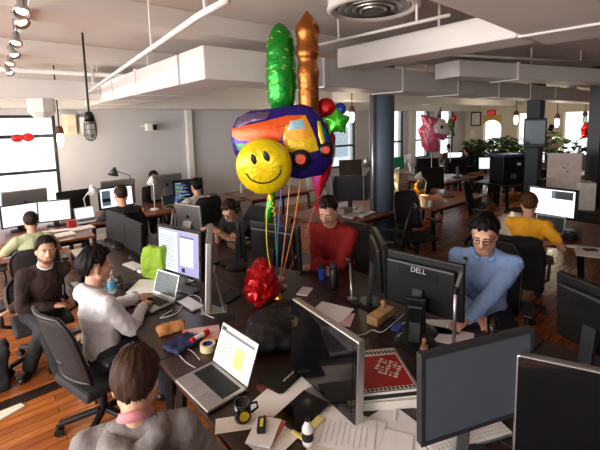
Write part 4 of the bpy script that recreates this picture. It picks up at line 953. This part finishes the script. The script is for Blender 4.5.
# desk clutter by yellow shirt
slab('paper', 'white papers with a phone on the yellow-shirt desk', 'paper', 590, 252, R(20), .4, .28, .006, paper)
o = slab('phone', 'dark phone lying on white papers at the right edge', 'phone', 590, 250, R(40), .07, .13, .01, blackp, .7485)
p = G(568, 240); o = thing('photo_camera', 'black camera beside the dark-screened laptop', 'camera', (p.x, p.y, .742), .6); MB().box((0, 0, .04), (.13, .06, .08)).done('body', blackp, o, bevel=.01); MB().lathe([(.035, 0), (.035, .06), (.028, .06)], c=(0, -.03, .04), rot=Matrix.Rotation(R(90), 3, 'X'), n=20).done('lens', blackm, o); MB().box((0, 0, .085), (.04, .04, .02)).done('viewfinder', blackp, o, bevel=.004)
box_thing('box', 'small black box on the yellow-shirt desk behind the camera', 'box', 572, 236, .3, (.24, .18, .09), blackp)
# clutter on the window desks
for i, (x, y, a, b_, h_, c, lab) in enumerate(((72, 228, .1, .08, .12, 'b02a28', 'red box beside the right bright monitor'), (62, 236, .3, .22, .02, 'e4e2e0', 'white paper stack on the left window desk'), (82, 229, .3, .2, .02, 'd8d6d4', 'white paper stack beside the small lit laptop'), (34, 241, .3, .12, .02, 'dedcda', 'white paper by the pale green T-shirt'))):
    slab('paper_stack' if i else 'box', lab, 'papers' if i else 'box', x, y, R(10), a, b_, h_, M('stack_' + c, c, .7), .742)
p = G(134, 205); slab('tray', 'orange lit tray beside the white lamp', 'tray', 135, 212, 0, .25, .18, .05, M('orange_box', 'c8864a', .6), .742)
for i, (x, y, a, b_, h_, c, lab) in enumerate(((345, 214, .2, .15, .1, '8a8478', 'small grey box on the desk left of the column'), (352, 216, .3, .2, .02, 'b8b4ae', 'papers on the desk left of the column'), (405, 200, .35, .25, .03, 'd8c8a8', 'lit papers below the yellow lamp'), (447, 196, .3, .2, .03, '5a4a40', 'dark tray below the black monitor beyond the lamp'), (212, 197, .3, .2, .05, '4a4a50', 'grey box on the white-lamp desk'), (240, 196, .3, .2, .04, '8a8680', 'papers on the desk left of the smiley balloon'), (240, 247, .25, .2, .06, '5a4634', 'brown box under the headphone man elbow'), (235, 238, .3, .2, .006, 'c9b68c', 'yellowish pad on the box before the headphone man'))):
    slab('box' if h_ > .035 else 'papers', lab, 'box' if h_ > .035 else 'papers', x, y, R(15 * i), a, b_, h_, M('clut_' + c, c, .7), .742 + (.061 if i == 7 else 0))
p = G(334, 287, .8); o = thing('drink_cup', 'blue travel cup before the red sweater', 'cup', (G(322, 279).x, G(322, 279).y, .742)); MB().lathe([(.03, 0), (.04, .11), (.034, .11)], n=20).done('cup', M('blue_cup', '2148a8', .35), o); MB().lathe([(.041, .11), (.041, .125), (.01, .13)], n=20).done('lid', blackp, o)
p = G(334, 288); o = thing('flask', 'black flask standing in front of the red sweater sleeve', 'flask', (p.x, p.y, .742)); MB().lathe([(.04, 0), (.042, .02), (.042, .16), (.03, .19)], n=20).done('body', blackp, o, smooth=True); MB().lathe([(.032, .19), (.032, .22)], n=20).done('cap', darkg, o)

# small clutter between the screens
for i, (nm, ct, x, y, rz, a, b_, h_, c, lab) in enumerate((
    ('tissue', 'tissue', 279, 281, 10, .1, .08, .03, 'd8d4d0', 'crumpled white tissue beside the gold balloon weight'),
    ('notepad', 'notepad', 305, 292, 30, .16, .1, .012, 'cfc9c4', 'small white notepad behind the gold balloon weight'),
    ('phone', 'phone', 226, 318, 60, .07, .13, .01, '0c0c0f', 'dark phone lying below the edge-on display'),
    ('folder', 'folder', 222, 300, 20, .24, .18, .012, '1b1b20', 'dark folder at the foot of the edge-on display'),
    ('notebook', 'notebook', 213, 262, 15, .22, .16, .02, '4a3a30', 'brown notebook in front of the brown box'),
    ('folder', 'folder', 232, 262, -20, .26, .2, .015, '15151a', 'black folder near the brown notebook'),
    ('game_pad', 'controller', 181, 300, 20, .1, .07, .02, '17171a', 'dark gadget beside the pale keyboard'),
    ('card_box', 'box', 128, 287, 15, .08, .05, .04, '23232a', 'small dark box behind the drinking glass'),
    ('phone', 'phone', 150, 313, 70, .065, .12, .01, '1a1a1e', 'dark phone on the desk edge under the silver laptop'),
    ('notebook', 'notebook', 360, 300, -10, .2, .15, .015, '1c1a22', 'dark notebook beside the flask'),
    ('hard_drive', 'hard drive', 397, 329, 20, .09, .06, .02, '2a4f9a', 'small blue box at the end of the white cable'))):
    slab(nm, lab, ct, x, y, R(rz), a, b_, h_, M('clt_' + c, c, .6), .742, bevel=.003)
for i, (pts, lab) in enumerate((([(205, 300), (212, 292), (224, 296), (232, 288), (240, 296)], 'black cable trailing past the edge-on display'), ([(238, 268), (246, 262), (255, 270), (250, 280), (262, 284)], 'black cable in front of the brown box'), ([(330, 300), (340, 296), (350, 306), (362, 302)], 'black cable beside the flask'), ([(410, 352), (420, 360), (414, 372), (424, 378)], 'black cable under the blank grey monitor'))):
    ck(lab, pts, m=blackp)

# ================================================================== FLOOR THINGS, MIDDLE GROUND
p = G(407, 248, .0); o = thing('computer_tower', 'grey plastic computer tower on the floor beneath the column desk', 'computer', (p.x + .15, p.y + .3, 0), .4); MB().box((0, 0, .22), (.2, .42, .44)).done('case', M('grey_case', '8a8a88', .5), o, bevel=.01); MB().box((0, -.212, .3), (.16, .004, .2)).done('front_panel', darkg, o)
p = G(422, 250, 0); o = thing('cardboard_box', 'small brown cardboard box on the floor right of the grey tower', 'box', (p.x + .1, p.y + .3, 0), .3); MB().box((0, 0, .1), (.3, .22, .2)).done('carton', card, o); MB().box((0, -.13, .2), (.3, .06, .004), None, Matrix.Rotation(.6, 3, 'X')).done('flap', card, o)
p = Vector((9.35, -3.95, 0)); o = thing('computer', 'black computer case with a blue top standing on a dark desk', 'computer', (p.x, p.y, .74), R(-25))
MB().box((0, 0, .3), (.62, .45, .6)).done('case', blackp, o, bevel=.02); MB().box((0, 0, .62), (.6, .42, .06)).done('blue_top', M('blue_cover', '35508f', .6), o, bevel=.01)
mb = MB()
for k in range(4): mb.box((0, -.228, .48 - .09 * k), (.5, .01, .012))
mb.done('grooves', darkg, o); MB().box((.12, -.23, .42), (.1, .008, .06)).done('label_plate', whitep, o); MB().box((-.02, -.23, .14), (.16, .01, .12)).done('port_panel', alu, o)
p = GX(535, 133, 8.85); o = thing('projector', 'black hanging equipment box on the slim navy column', 'projector', (p.x, p.y, p.z), R(-70))
MB().box((0, 0, 0), (.42, .1, .62)).box((.1, .1, .05), (.2, .2, .3)).done('cabinet', blackp, o, bevel=.02); MB().box((.0, -.055, 0), (.36, .015, .52)).done('front_panel', offscr, o); MB().box((0, .2, .1), (.12, .14, .1)).done('bracket', blackm, o); MB().tube([(.24, -.05, .12), (.32, -.05, .1)], .07, n=16).done('fan_drum', blackm, o)
p = GX(564, 168, 8.1); o = thing('whiteboard', 'pale board with small marks standing beyond the yellow-shirt monitor', 'board', (p.x, p.y, .0), R(-62))
MB().box((0, 0, 1.12), (.54, .05, .86)).done('panel', M('pale_board', 'c9b9b0', .6), o, bevel=.005); mb = MB()
for s in (-1, 1): mb.box((s * .22, 0, .36), (.04, .06, .7)); mb.box((s * .22, 0, .02), (.05, .4, .04))
mb.done('legs', darkg, o)
for dx, dz in ((-.03, 1.2), (.05, 1.2), (.0, 1.12), (.05, 1.06), (-.02, 1.14)): MB().box((dx, -.028, dz + .15), (.035, .003, .012), None, Matrix.Rotation(dx * 9, 3, 'Y')).done('mark', inkm, o)
p = GX(584, 176, 8.4); o = thing('printed_carton', 'white carton with red printing beside the pale board', 'box', (p.x, p.y, .5), .5); MB().box((0, 0, .25), (.36, .3, .5)).done('carton', kraft, o)
mb = MB()
for k in range(8): mb.lathe([(.001, 0), (.04, 0), (.04, .004), (.001, .004)], c=(-.1 + .1 * (k % 3), -.151, .08 + .13 * (k // 3)), rot=Matrix.Rotation(R(90), 3, 'X'), n=12)
mb.done('red_print', pizred, o)
tag(MB().box((0, 0, .25), (.6, .5, .5)).done('low_cabinet', blackm, bevel=.01, loc=(p.x, p.y, 0)), 'low black cabinet under the red-printed carton', 'cabinet')
# plants
def plant(label, p, n, spread, hgt, leaf=.16, seed=1, pot=True):
    rnd = random.Random(seed); o = thing('potted_plant', label, 'plant', p); 
    MB().lathe([(.13, 0), (.17, .3), (.15, .3), (.13, .26)], n=20).done('pot', M('dark_pot', '3a2a22', .6), o)
    lf = MB(); stm = MB(); gm = M('dark_leaf', '1d3a18', .45, var=.4, scale=6)
    for i in range(n):
        a = rnd.random() * 6.28; r = spread * (.2 + .8 * rnd.random()); z = .35 + hgt * rnd.random(); e = Vector((math.cos(a) * r, math.sin(a) * r, z))
        if i % 3 == 0: stm.tube([(0, 0, .25), (e.x * .4, e.y * .4, z * .8), e], .006, n=5)
        d = Vector((math.cos(a), math.sin(a), rnd.uniform(-.5, .6))).normalized(); s = d.cross(Vector((0, 0, 1))).normalized(); l = leaf * rnd.uniform(.7, 1.3); wd = l * .32; u = s.cross(d)
        vs = [lf.bm.verts.new(e + q) for q in (Vector(), d * l * .4 + s * wd + u * .02, d * l - u * .03, d * l * .4 - s * wd + u * .02, d * l * .45 - u * .005)]
        lf.face((vs[0], vs[1], vs[4])); lf.face((vs[1], vs[2], vs[4])); lf.face((vs[2], vs[3], vs[4])); lf.face((vs[3], vs[0], vs[4]))
    lf.done('leaves', gm, o); stm.done('stems', M('stem_green', '33401f', .6), o); return o
for i, (x, D, lab, n, sp, hg, lf_) in enumerate(((479, 13.2, 'dark bushy plant left of the far doorway', 330, .42, 1.05, .24), (493, 12.2, 'dark bushy plant in front of the far doorway', 330, .42, 1.1, .24), (507, 13.0, 'dark bushy plant between the doorway and slim navy column', 330, .42, 1.15, .24), (520, 12.2, 'dark bushy plant just left of the slim navy column', 260, .4, .95, .24), (547, 13.0, 'narrow upright plant right of the slim navy column', 170, .2, 1.35, .2), (571, 11.3, 'large leafy plant against the bright right window', 130, .6, 1.15, .34))):
    q = GD(x, 165, D); plant(lab, (q.x, q.y, .0), n, sp, hg + .1, lf_, seed=i + 3)
p = GD(586, 130, 11.5); k = MB()
for i in range(9): k.ell((random.uniform(-.12, .12), random.uniform(-.1, .1), random.uniform(-.16, .16)), (.1, .09, .1))
o = remesh(k, 'paper_flower', .02, M('glossy_red', 'c01818', .3), None, .02, 8); o.location = p; tag(o, 'red round paper flower hanging near the right edge', 'decoration')
MB().tube([(0, 0, .1), (0, 0, 3.2 - p.z)], .004, n=5).done('string', inkm, o)
# framed pictures and sign on the far wall
def frame(label, x, y, W_, H_, cm, name='picture_frame', fm2=blackp):
    p = GX(x, y, FX - .02); o = thing(name, label, 'picture', (p.x, p.y, p.z), R(-90)); MB().box((0, 0, 0), (W_, .03, H_)).done('frame', fm2, o); MB().box((0, -.017, 0), (W_ - .1, .006, H_ - .1)).done('print', cm, o); return o
frame('framed pale poster on the far cream wall', 476, 119, .42, .58, M('poster_pale', 'd8d2c0', .6))
frame('small red sign above the far doorway', 491.5, 113.5, .34, .3, M('sign_red', 'c23a34', .5, emit=.3), 'red_sign', M('sign_red_edge', 'b03a34', .5))
frame('small white notice lower on the far cream wall', 472, 134, .2, .34, M('poster_white', 'e8e6e0', .6), fm2=whitep)
# ================================================================== BALLOONS
def foil(name, col, rough=.22, metal=.55, **k): return M(name, col, rough, metal, var=.12, scale=9, bump=.5, bscale=22, **k)
def puff(poly, T_, nr=9, wr=.02, m=None, mats=None, mb=None, off=(0, 0, 0), rot=None, fr=9):
    """inflated foil shape: outline in local x,z, star-shaped about the origin; thickness T_ (half)"""
    mb = mb or MB(); rot = rot or Matrix.Identity(3); off = Vector(off); n = len(poly); F_ = []
    for s in (-1, 1):
        rings = []
        for k in range(nr):
            a = k / nr * math.pi / 2; sc_ = math.cos(a) ** .8 if k else 1.0; yy = s * -T_ * math.sin(a); rg = []
            for i, (x, z) in enumerate(poly):
                cr = wr * (1 - k / nr) * (1 if k else 0) * math.sin(i * fr * 2 * math.pi / n * 1.0 + k) * .6
                rg.append(mb.bm.verts.new(off + rot @ Vector((x * sc_, yy * (1 + cr * 8) + cr * .3, z * sc_))))
            rings.append(rg)
        top = mb.bm.verts.new(off + rot @ Vector((0, -s * T_, 0)))
        for a_, b_ in zip(rings, rings[1:]):
            for i in range(n): mb.face((a_[i], a_[(i + 1) % n], b_[(i + 1) % n], b_[i]), m)
        for i in range(n): mb.face((rings[-1][i], rings[-1][(i + 1) % n], top), m)
    bmesh.ops.remove_doubles(mb.bm, verts=mb.bm.verts, dist=1e-5); return mb
def circ(r, n=40, rz=None): return [(r * math.cos(2 * math.pi * i / n), (rz or r) * math.sin(2 * math.pi * i / n)) for i in range(n)]
def dens(poly, n=6):
    out = []
    for a, b_ in zip(poly, poly[1:] + poly[:1]):
        for i in range(n): out.append((a[0] + (b_[0] - a[0]) * i / n, a[1] + (b_[1] - a[1]) * i / n))
    return out
BY = math.atan2(-(CAM.x - 2.2), (CAM.y + 5.2)) # facing the aisle
FACE = R(-39)                                   # balloons face the aisle in front of them
anchor = G(278, 291, .80)
def balloon(label, x, y, D, rz=FACE): return thing('balloon', label, 'balloon', GD(x, y, D), rz)
# green ribbed tall balloon
o = balloon('tall green foil balloon with yellow dashes', 281, 70, 3.25)
mb = MB(); rg = []; nn = 28
for k in range(27):
    v = k / 26; z = -.36 + v * .74; r = .136 * (max(0, 1 - abs(2 * v - .96) ** 3.6) ** .5) * (1 - .12 * v) + .004
    rg.append([mb.bm.verts.new((r * math.cos(2 * math.pi * i / nn) * (1 + .03 * math.sin(k * 1.9)), r * .9 * math.sin(2 * math.pi * i / nn), z)) for i in range(nn)])
    for i, vv in enumerate(rg[-1]): vv.co *= 1 + .05 * noise.noise(vv.co * 16); vv.co.x *= 1 - .06 * abs(math.cos(i * math.pi / 7))
mb.skin(rg); mb.done('envelope', foil('green_foil', '1d8a2c'), o, smooth=True)
mb = MB()
for k in range(22):
    v = random.uniform(.12, .92); z = -.36 + v * .74; a = R(random.uniform(190, 350)); r = .136 * (max(0, 1 - abs(2 * v - .96) ** 3.6) ** .5) * (1 - .12 * v) + .003
    c = Vector((r * math.cos(a), r * .9 * math.sin(a), z)); t = Vector((-math.sin(a), math.cos(a), 0)); mb.tube([c - t * .014, c + Vector((0, 0, .008)), c + t * .014 + Vector((0, 0, -.004))], .003, n=5)
mb.done('yellow_dashes', M('yellow_marks', 'c9c22a', .4), o)
# copper crayon-like balloon
o = balloon('tall copper foil balloon with a pointed tip', 308, 66, 3.15)
prof = [(.004, -.46), (.05, -.44), (.075, -.38), (.08, -.3), (.085, -.22), (.075, -.14), (.09, -.08), (.085, 0), (.065, .045), (.1, .08), (.088, .14), (.08, .2), (.092, .25), (.098, .3), (.07, .345), (.035, .39), (.004, .43)]
mb = MB(); rg = []
for k, (r, z) in enumerate(prof):
    rg.append([mb.bm.verts.new(Vector((r * math.cos(2 * math.pi * i / 18) * (1 + .07 * (i % 3 == 0)), r * .9 * math.sin(2 * math.pi * i / 18), z))) for i in range(18)])
mb.skin(rg); mb.done('envelope', foil('copper_foil', '9a5a26', .25, .75), o, smooth=True, sub=1)
# truck balloon
o = balloon('big foil balloon shaped like an orange dump truck with a purple border', 284, 141, 3.15)
W0 = 3.15 / FPX
def tp(pts, cx=284, cz=141): return [((x - cx) * W0, (cz - y) * W0) for x, y in pts]
out = tp([(231, 140), (232, 128), (238, 117), (252, 110), (268, 109), (285, 106), (303, 105), (313, 108), (321, 116), (328, 130), (335, 148), (332, 163), (322, 176), (300, 180), (281, 176), (262, 172), (243, 165), (234, 152)])
puff(dens(out, 4), .12, m=foil('purple_foil', '2f1f7c')).done('envelope', foil('purple_foil', '2f1f7c'), o, smooth=True)
def yfront(x, z, T_=.12, out=out):   # front surface depth of the puffed envelope
    a = math.atan2(z, x); rr = None; n = len(out)
    for i in range(n):
        x1, z1 = out[i]; x2, z2 = out[(i + 1) % n]; dx, dz = x2 - x1, z2 - z1; den = math.cos(a) * dz - math.sin(a) * dx
        if abs(den) < 1e-9: continue
        t = (x1 * dz - z1 * dx) / den; u = (x1 * math.sin(a) - z1 * math.cos(a)) / den
        if t > 0 and -1e-6 <= u <= 1.000001: rr = t if rr is None else max(rr, t)
    s = min(.999, math.hypot(x, z) / rr); return -T_ * math.sin(math.acos(min(1, s ** 1.25)))
def patch(name, pts, m, lift=.006, parent=None, cx=284, cz=141, T_=.12, outl=out, nseg=5):
    q = tp(pts, cx, cz); q = dens(q, nseg); mx_ = sum(a for a, b in q) / len(q); mz = sum(b for a, b in q) / len(q); mb = MB(); rings = []
    for k in range(6):
        f = 1 - k / 6; rings.append([mb.bm.verts.new((mx_ + (x - mx_) * f, yfront(mx_ + (x - mx_) * f, mz + (z - mz) * f, T_, outl) - lift * (1 - f * f * .6), mz + (z - mz) * f)) for x, z in q])
    c = mb.bm.verts.new((mx_, yfront(mx_, mz, T_, outl) - lift, mz)); n = len(q)
    for a_, b_ in zip(rings, rings[1:]):
        for i in range(n): mb.face((a_[i], a_[(i + 1) % n], b_[(i + 1) % n], b_[i]))
    for i in range(n): mb.face((rings[-1][i], rings[-1][(i + 1) % n], c))
    return mb.done(name, m, parent or o, smooth=True)
patch('rock_load', [(236, 124), (243, 115), (252, 113), (262, 112), (272, 112), (268, 119), (252, 122), (238, 128)], foil('mauve_foil', '5c4a66', .3, .3), .014)
patch('truck_bed', [(233, 127), (262, 122), (288, 116), (306, 116), (306, 122), (287, 124), (281, 140), (262, 141), (240, 139), (233, 135)], foil('orange_foil', 'e0561a', .3, .25), .014)
patch('cab', [(288, 118), (306, 117), (312, 130), (316, 141), (314, 150), (286, 150), (283, 139)], foil('orange_yellow_foil', 'e8a028', .3, .25), .016)
patch('cab_window', [(290, 121), (303, 120), (308, 130), (288, 131)], M('sky_panel', '8fb8c4', .25), .022)
patch('yellow_panel', [(236, 142), (283, 142), (286, 158), (262, 164), (244, 158)], foil('green_panel', '2a7a3c', .3, .25), .012)
patch('lower_panel', [(287, 136), (314, 136), (318, 150), (300, 154), (286, 150)], foil('yellow_foil2', 'e6c01e', .3, .25), .02)
for k, (x, y) in enumerate(((300, 158), (325, 150))):
    q = tp([(x, y)])[0]; yy = yfront(*q) if k == 0 else yfront(*q)
    rot = Matrix.Rotation(R(90), 3, 'X')
    MB().lathe([(.001, .03), (.045, .03), (.075 - .02 * k, .02), (.085 - .02 * k, 0), (.085 - .02 * k, -.03)], c=(q[0], yy - .005, q[1]), rot=rot, n=26).done('wheel', M('black_foil', '141418', .3, .3), o, smooth=True)
    MB().lathe([(.001, .036), (.04 - .01 * k, .034), (.045 - .01 * k, .02)], c=(q[0], yy - .005, q[1]), rot=rot, n=8).done('hub', foil('red_orange_foil', 'c8401c', .3, .3), o)
patch('rainbow_edge', [(320, 122), (326, 130), (332, 147), (330, 160), (326, 150), (322, 135)], foil('blue_foil', '2b58c0'), .012)
patch('rainbow_edge', [(317, 122), (320, 122), (324, 138), (327, 152), (322, 150), (318, 136)], foil('yellow_foil2', 'e6c01e', .3, .25), .016)
# smiley
o = balloon('round yellow smiley foil balloon', 264, 166, 2.95); o.rotation_euler = (R(6), R(-9), FACE + R(0))
r = .212; pl = circ(r, 48)
pl = [(x * (1 + .0), z * (1.0 if z > 0 else 1.04)) for x, z in pl]
sm = foil('smiley_yellow', 'e8cc10', .2, .3); puff(pl, .1, m=sm, wr=.03, fr=14).done('envelope', sm, o, smooth=True)
def ys(x, z): s = min(.98, math.hypot(x, z) / r); return -.1 * math.sin(math.acos(s ** 1.25))
bk = M('smiley_black', '0a0a08', .3)
for x, z in ((-.055, .08), (.04, .085)):
    MB().ell((x, ys(x, z) - .001, z), (.022, .007, .042), rot=Matrix.Rotation(R(-12), 3, 'Y')).done('eye', bk, o, smooth=True)
pts = [(.135 * math.cos(R(a)), .125 * math.sin(R(a)) + .015) for a in range(198, 343, 8)]
MB().tube([(x, ys(x, z) - .001, z) for x, z in pts], [.003] + [.0065] * (len(pts) - 2) + [.003], n=8).done('smile', bk, o, smooth=True)
for s in (0, -1): x, z = pts[s]; MB().tube([(x - .012, ys(x, z) - .003, z + .012), (x + .012, ys(x, z) - .003, z - .004 + (.02 if s else 0))], .004, n=6).done('cheek_mark', bk, o)
MB().lathe([(.02, -.2), (.012, -.23), (.02, -.26)], n=10).done('neck', sm, o)
mb = MB(); mb.tube([(.012 * math.sin(k * .9), .012 * math.cos(k * .9), -.25 - k * .006) for k in range(26)], .004, n=5); mb.done('curled_ribbon', M('ribbon_yellow', 'e0c41c', .4), o)
# tall red/pink heart-ish balloon
o = balloon('tall tapering red and pink foil balloon behind the truck balloon', 322, 158, 3.35)
def tq(pts): return tp(pts, 322, 158)
hp_ = [( (x - 322) * 3.35 / FPX, (158 - y) * 3.35 / FPX) for x, y in [(317, 201), (313, 188), (310, 170), (305, 150), (308, 132), (316, 124), (325, 122), (332, 126), (336, 138), (335, 155), (330, 175)]]
puff(dens(hp_, 4), .1, m=foil('crimson_foil', 'd02436', .25, .4)).done('envelope', MC['crimson_foil'], o, smooth=True)
mb = MB(); puff([(x * .62 - .035, z * .8 - .02) for x, z in dens(hp_, 4)], .105, m=foil('magenta_foil', 'b83a8c', .25, .4), mb=mb); mb.done('pink_panel', MC['magenta_foil'], o, smooth=True)
mb = MB(); mb.tube([(-.045 + .01 * math.sin(k * .9), .01 * math.cos(k * .9), -.36 - k * .006) for k in range(26)], .005, n=5); mb.done('curled_ribbon', M('ribbon_red', 'c8283a', .4), o)
# star cluster
def star(r1, r2, n): return [((r1 if i % 2 == 0 else r2) * math.sin(math.pi * i / n), (r1 if i % 2 == 0 else r2) * math.cos(math.pi * i / n)) for i in range(2 * n)]
for lab, x, y, D, rr, c, st_ in (('small red foil balloon above the truck balloon', 326, 108, 3.3, .085, foil('red_foil', 'c41a20'), 0), ('small blue foil balloon beside the green star', 340, 109, 3.45, .055, foil('blue_foil', '2b58c0'), 0), ('bright green star-shaped foil balloon', 337, 122, 3.1, .1, foil('lime_foil', '3fae28'), 1), ('small dark red foil balloon behind the green star', 315, 118, 3.5, .07, foil('dark_red_foil', '8c1a24'), 0)):
    o = balloon(lab, x, y, D); puff(dens(star(rr * 1.15, rr * .75, 5), 5) if st_ else circ(rr, 30), rr * .55, m=c, fr=9).done('envelope', c, o, smooth=True)
# green leftover tail of foil below the smiley
o = balloon('small twisted green foil tail hanging below the smiley balloon', 270, 208, 3.3); 
puff([(x, z) for x, z in circ(.035, 20, .14)], .03, m=MC['green_foil'], rot=Matrix.Rotation(R(14), 3, 'Y')).done('envelope', MC['green_foil'], o, smooth=True)
# ribbons down to the weight
for i, (c, x0, y0, D, bow, lab) in enumerate((('d8c030', 268, 196, 2.95, -4, 'yellow balloon ribbon'), ('c8283a', 315, 204, 3.35, 4, 'red balloon ribbon'), ('3a5ab0', 283, 176, 3.2, -2, 'blue balloon ribbon'), ('e07828', 301, 178, 3.2, 2, 'orange balloon ribbon'), ('3f9a48', 275, 216, 3.3, 0, 'green balloon ribbon'), ('d8a080', 290, 178, 3.25, 1, 'peach balloon ribbon'))):
    a = GD(x0, y0, D); c_ = anchor; pts = [a + (c_ - a) * t + Vector((math.sin(t * 3.1) * .02 * bow, math.sin(t * 3.1) * .008 * bow, 0)) for t in [k / 14 for k in range(15)]]
    tag(MB().tube(pts, .0045, n=5).done('ribbon', M('ribbon_' + c, c, .45), smooth=True), lab + ' running from the bunch down to the desk weight', 'ribbon')
o = thing('balloon_weight', 'small gold foil weight holding the ribbons on the desk', 'balloon weight', (anchor.x, anchor.y, .742)); MB().lathe([(.045, 0), (.035, .03), (.012, .06), (.03, .09)], n=9).done('foil_wrap', foil('gold_foil', 'c08a30', .3, .7), o)
# crumpled red foil balloon on the desk
p = G(262, 306, .745); bo = GD(262, 282, 2.75)
k = MB(); k.ell((0, 0, .2), (.13, .11, .17)).ell((-.03, 0, .1), (.12, .1, .1)).ell((.05, 0, .12), (.11, .1, .11)); o = remesh(k, 'balloon', .014, foil('red_foil', 'c41a20'), None, 0)
for v in o.data.vertices:
    q = v.co; n1 = abs(noise.noise(q * 9)) + .5 * abs(noise.noise(q * 19 + Vector((3, 1, 2)))); v.co += v.normal * (n1 * .05 - .015)
for f in o.data.polygons: f.use_smooth = False
q = G(262, 303, .745); o.location = (q.x, q.y, .755); tag(o, 'crumpled shiny red foil balloon sitting on the desk', 'balloon')
dcm = o.modifiers.new('d', 'DECIMATE'); dcm.ratio = .12
# unicorn balloon, far
o = balloon('pink and white unicorn head foil balloon in the far office', 432, 132, 8.0, R(-45))
s = 8.0 / FPX
def up(pts): return [((x - 432) * s, (132 - y) * s) for x, y in pts]
puff(dens(up([(421, 114), (428, 116), (436, 118), (442, 122), (445, 130), (447, 137), (443, 141), (437, 137), (434, 140), (440, 146), (438, 152), (427, 152), (422, 146), (421, 138), (418, 130), (423, 124)]), 3), .16, m=foil('pink_foil', 'd0607c', .3, .3)).done('mane', MC['pink_foil'], o, smooth=True)
mb = MB(); puff(dens([(x + .16, z + .06) for x, z in up([(424, 126), (430, 122), (436, 123), (440, 130), (443, 136), (440, 139), (434, 135), (428, 138), (424, 134)])], 3), .2, m=foil('white_foil', 'd8ccc8', .3, .2), mb=mb); mb.done('face', MC['white_foil'], o, smooth=True)
MB().lathe([(.05, 0), (.002, .26)], c=(.12, -.02, .28), rot=Matrix.Rotation(R(12), 3, 'Y'), n=10).done('horn', foil('grey_violet_foil', '6b5a70', .3, .3), o)
MB().ell((.14, -.21, .1), (.03, .01, .04)).done('eye', inkm, o); mb = MB()
for k in range(4): mb.tube([(-.1 - .03 * k, -.13, .28 - .1 * k), (-.06 - .03 * k, -.17, .2 - .12 * k), (-.12, -.16, .08 - .12 * k)], .012, n=6)
mb.done('mane_strands', M('pale_pink', 'f0c8d0', .4), o, smooth=True); MB().tube([(0, 0, -.4), (0, 0, -1.0)], .006, n=5).done('ribbon', whitep, o)
for m_, (x, y, D, lab) in zip((MC['glossy_red'], MC['green_foil']), ((453, 118, 9.2, 'red crest of a small bird-shaped balloon by the far window'),)):
    o = balloon('small green and red bird-shaped foil balloon by the far window', 451, 124, 9.2, R(-45)); s = 9.2 / FPX
    puff([((x - 451) * s, (124 - y) * s) for x, y in dens([(452, 116), (456, 119), (455, 126), (452, 131), (455, 137), (449, 131), (447, 124), (449, 119)], 3)], .09, m=foil('olive_foil', '4c6a2c', .3, .3)).done('body', MC['olive_foil'], o, smooth=True)
    MB().ell((.05, -.05, .13), (.07, .06, .09)).done('crest', MC['glossy_red'], o, smooth=True); MB().tube([(0, 0, -.15), (0, 0, -.9)], .006, n=5).done('ribbon', whitep, o)
# red bows at the left window
p = GY(22, 138, .385)
o = thing('bow', 'red ribbon bow fixed to the bar of the left window', 'bow', p); MB().ell((-.07, 0, 0), (.09, .04, .07)).ell((.09, 0, .01), (.09, .04, .075)).done('loops', MC['glossy_red'], o, smooth=True); MB().ell((0, -.02, 0), (.03, .03, .03)).done('knot', MC['glossy_red'], o, smooth=True)
# sticky note on glossy display
mo = [q for q in C.objects if q.get('label', '').startswith('large glossy switched-off')][0]
MB().box((.2, -.034, .09), (.075, .002, .075), None, Matrix.Rotation(.1, 3, 'Y')).done('sticky_note', M('yellow_note', 'd8c25a', .8), mo)
# box at the far left on floor, black bag
p = G(2, 418, .0)
o = slab('paper', 'pale paper lying on the floor at the left edge', 'paper', 3, 411, R(20), .22, .2, .01, paper2, .0)
p = G(4, 385, .0); k = MB(); k.box((0, 0, .18), (.3, .25, .36)); o = remesh(k, 'bag', .02, blackt, None, .03, 8); o.location = (p.x - .1, p.y, .005); tag(o, 'black bag on the floor at the left edge', 'bag')
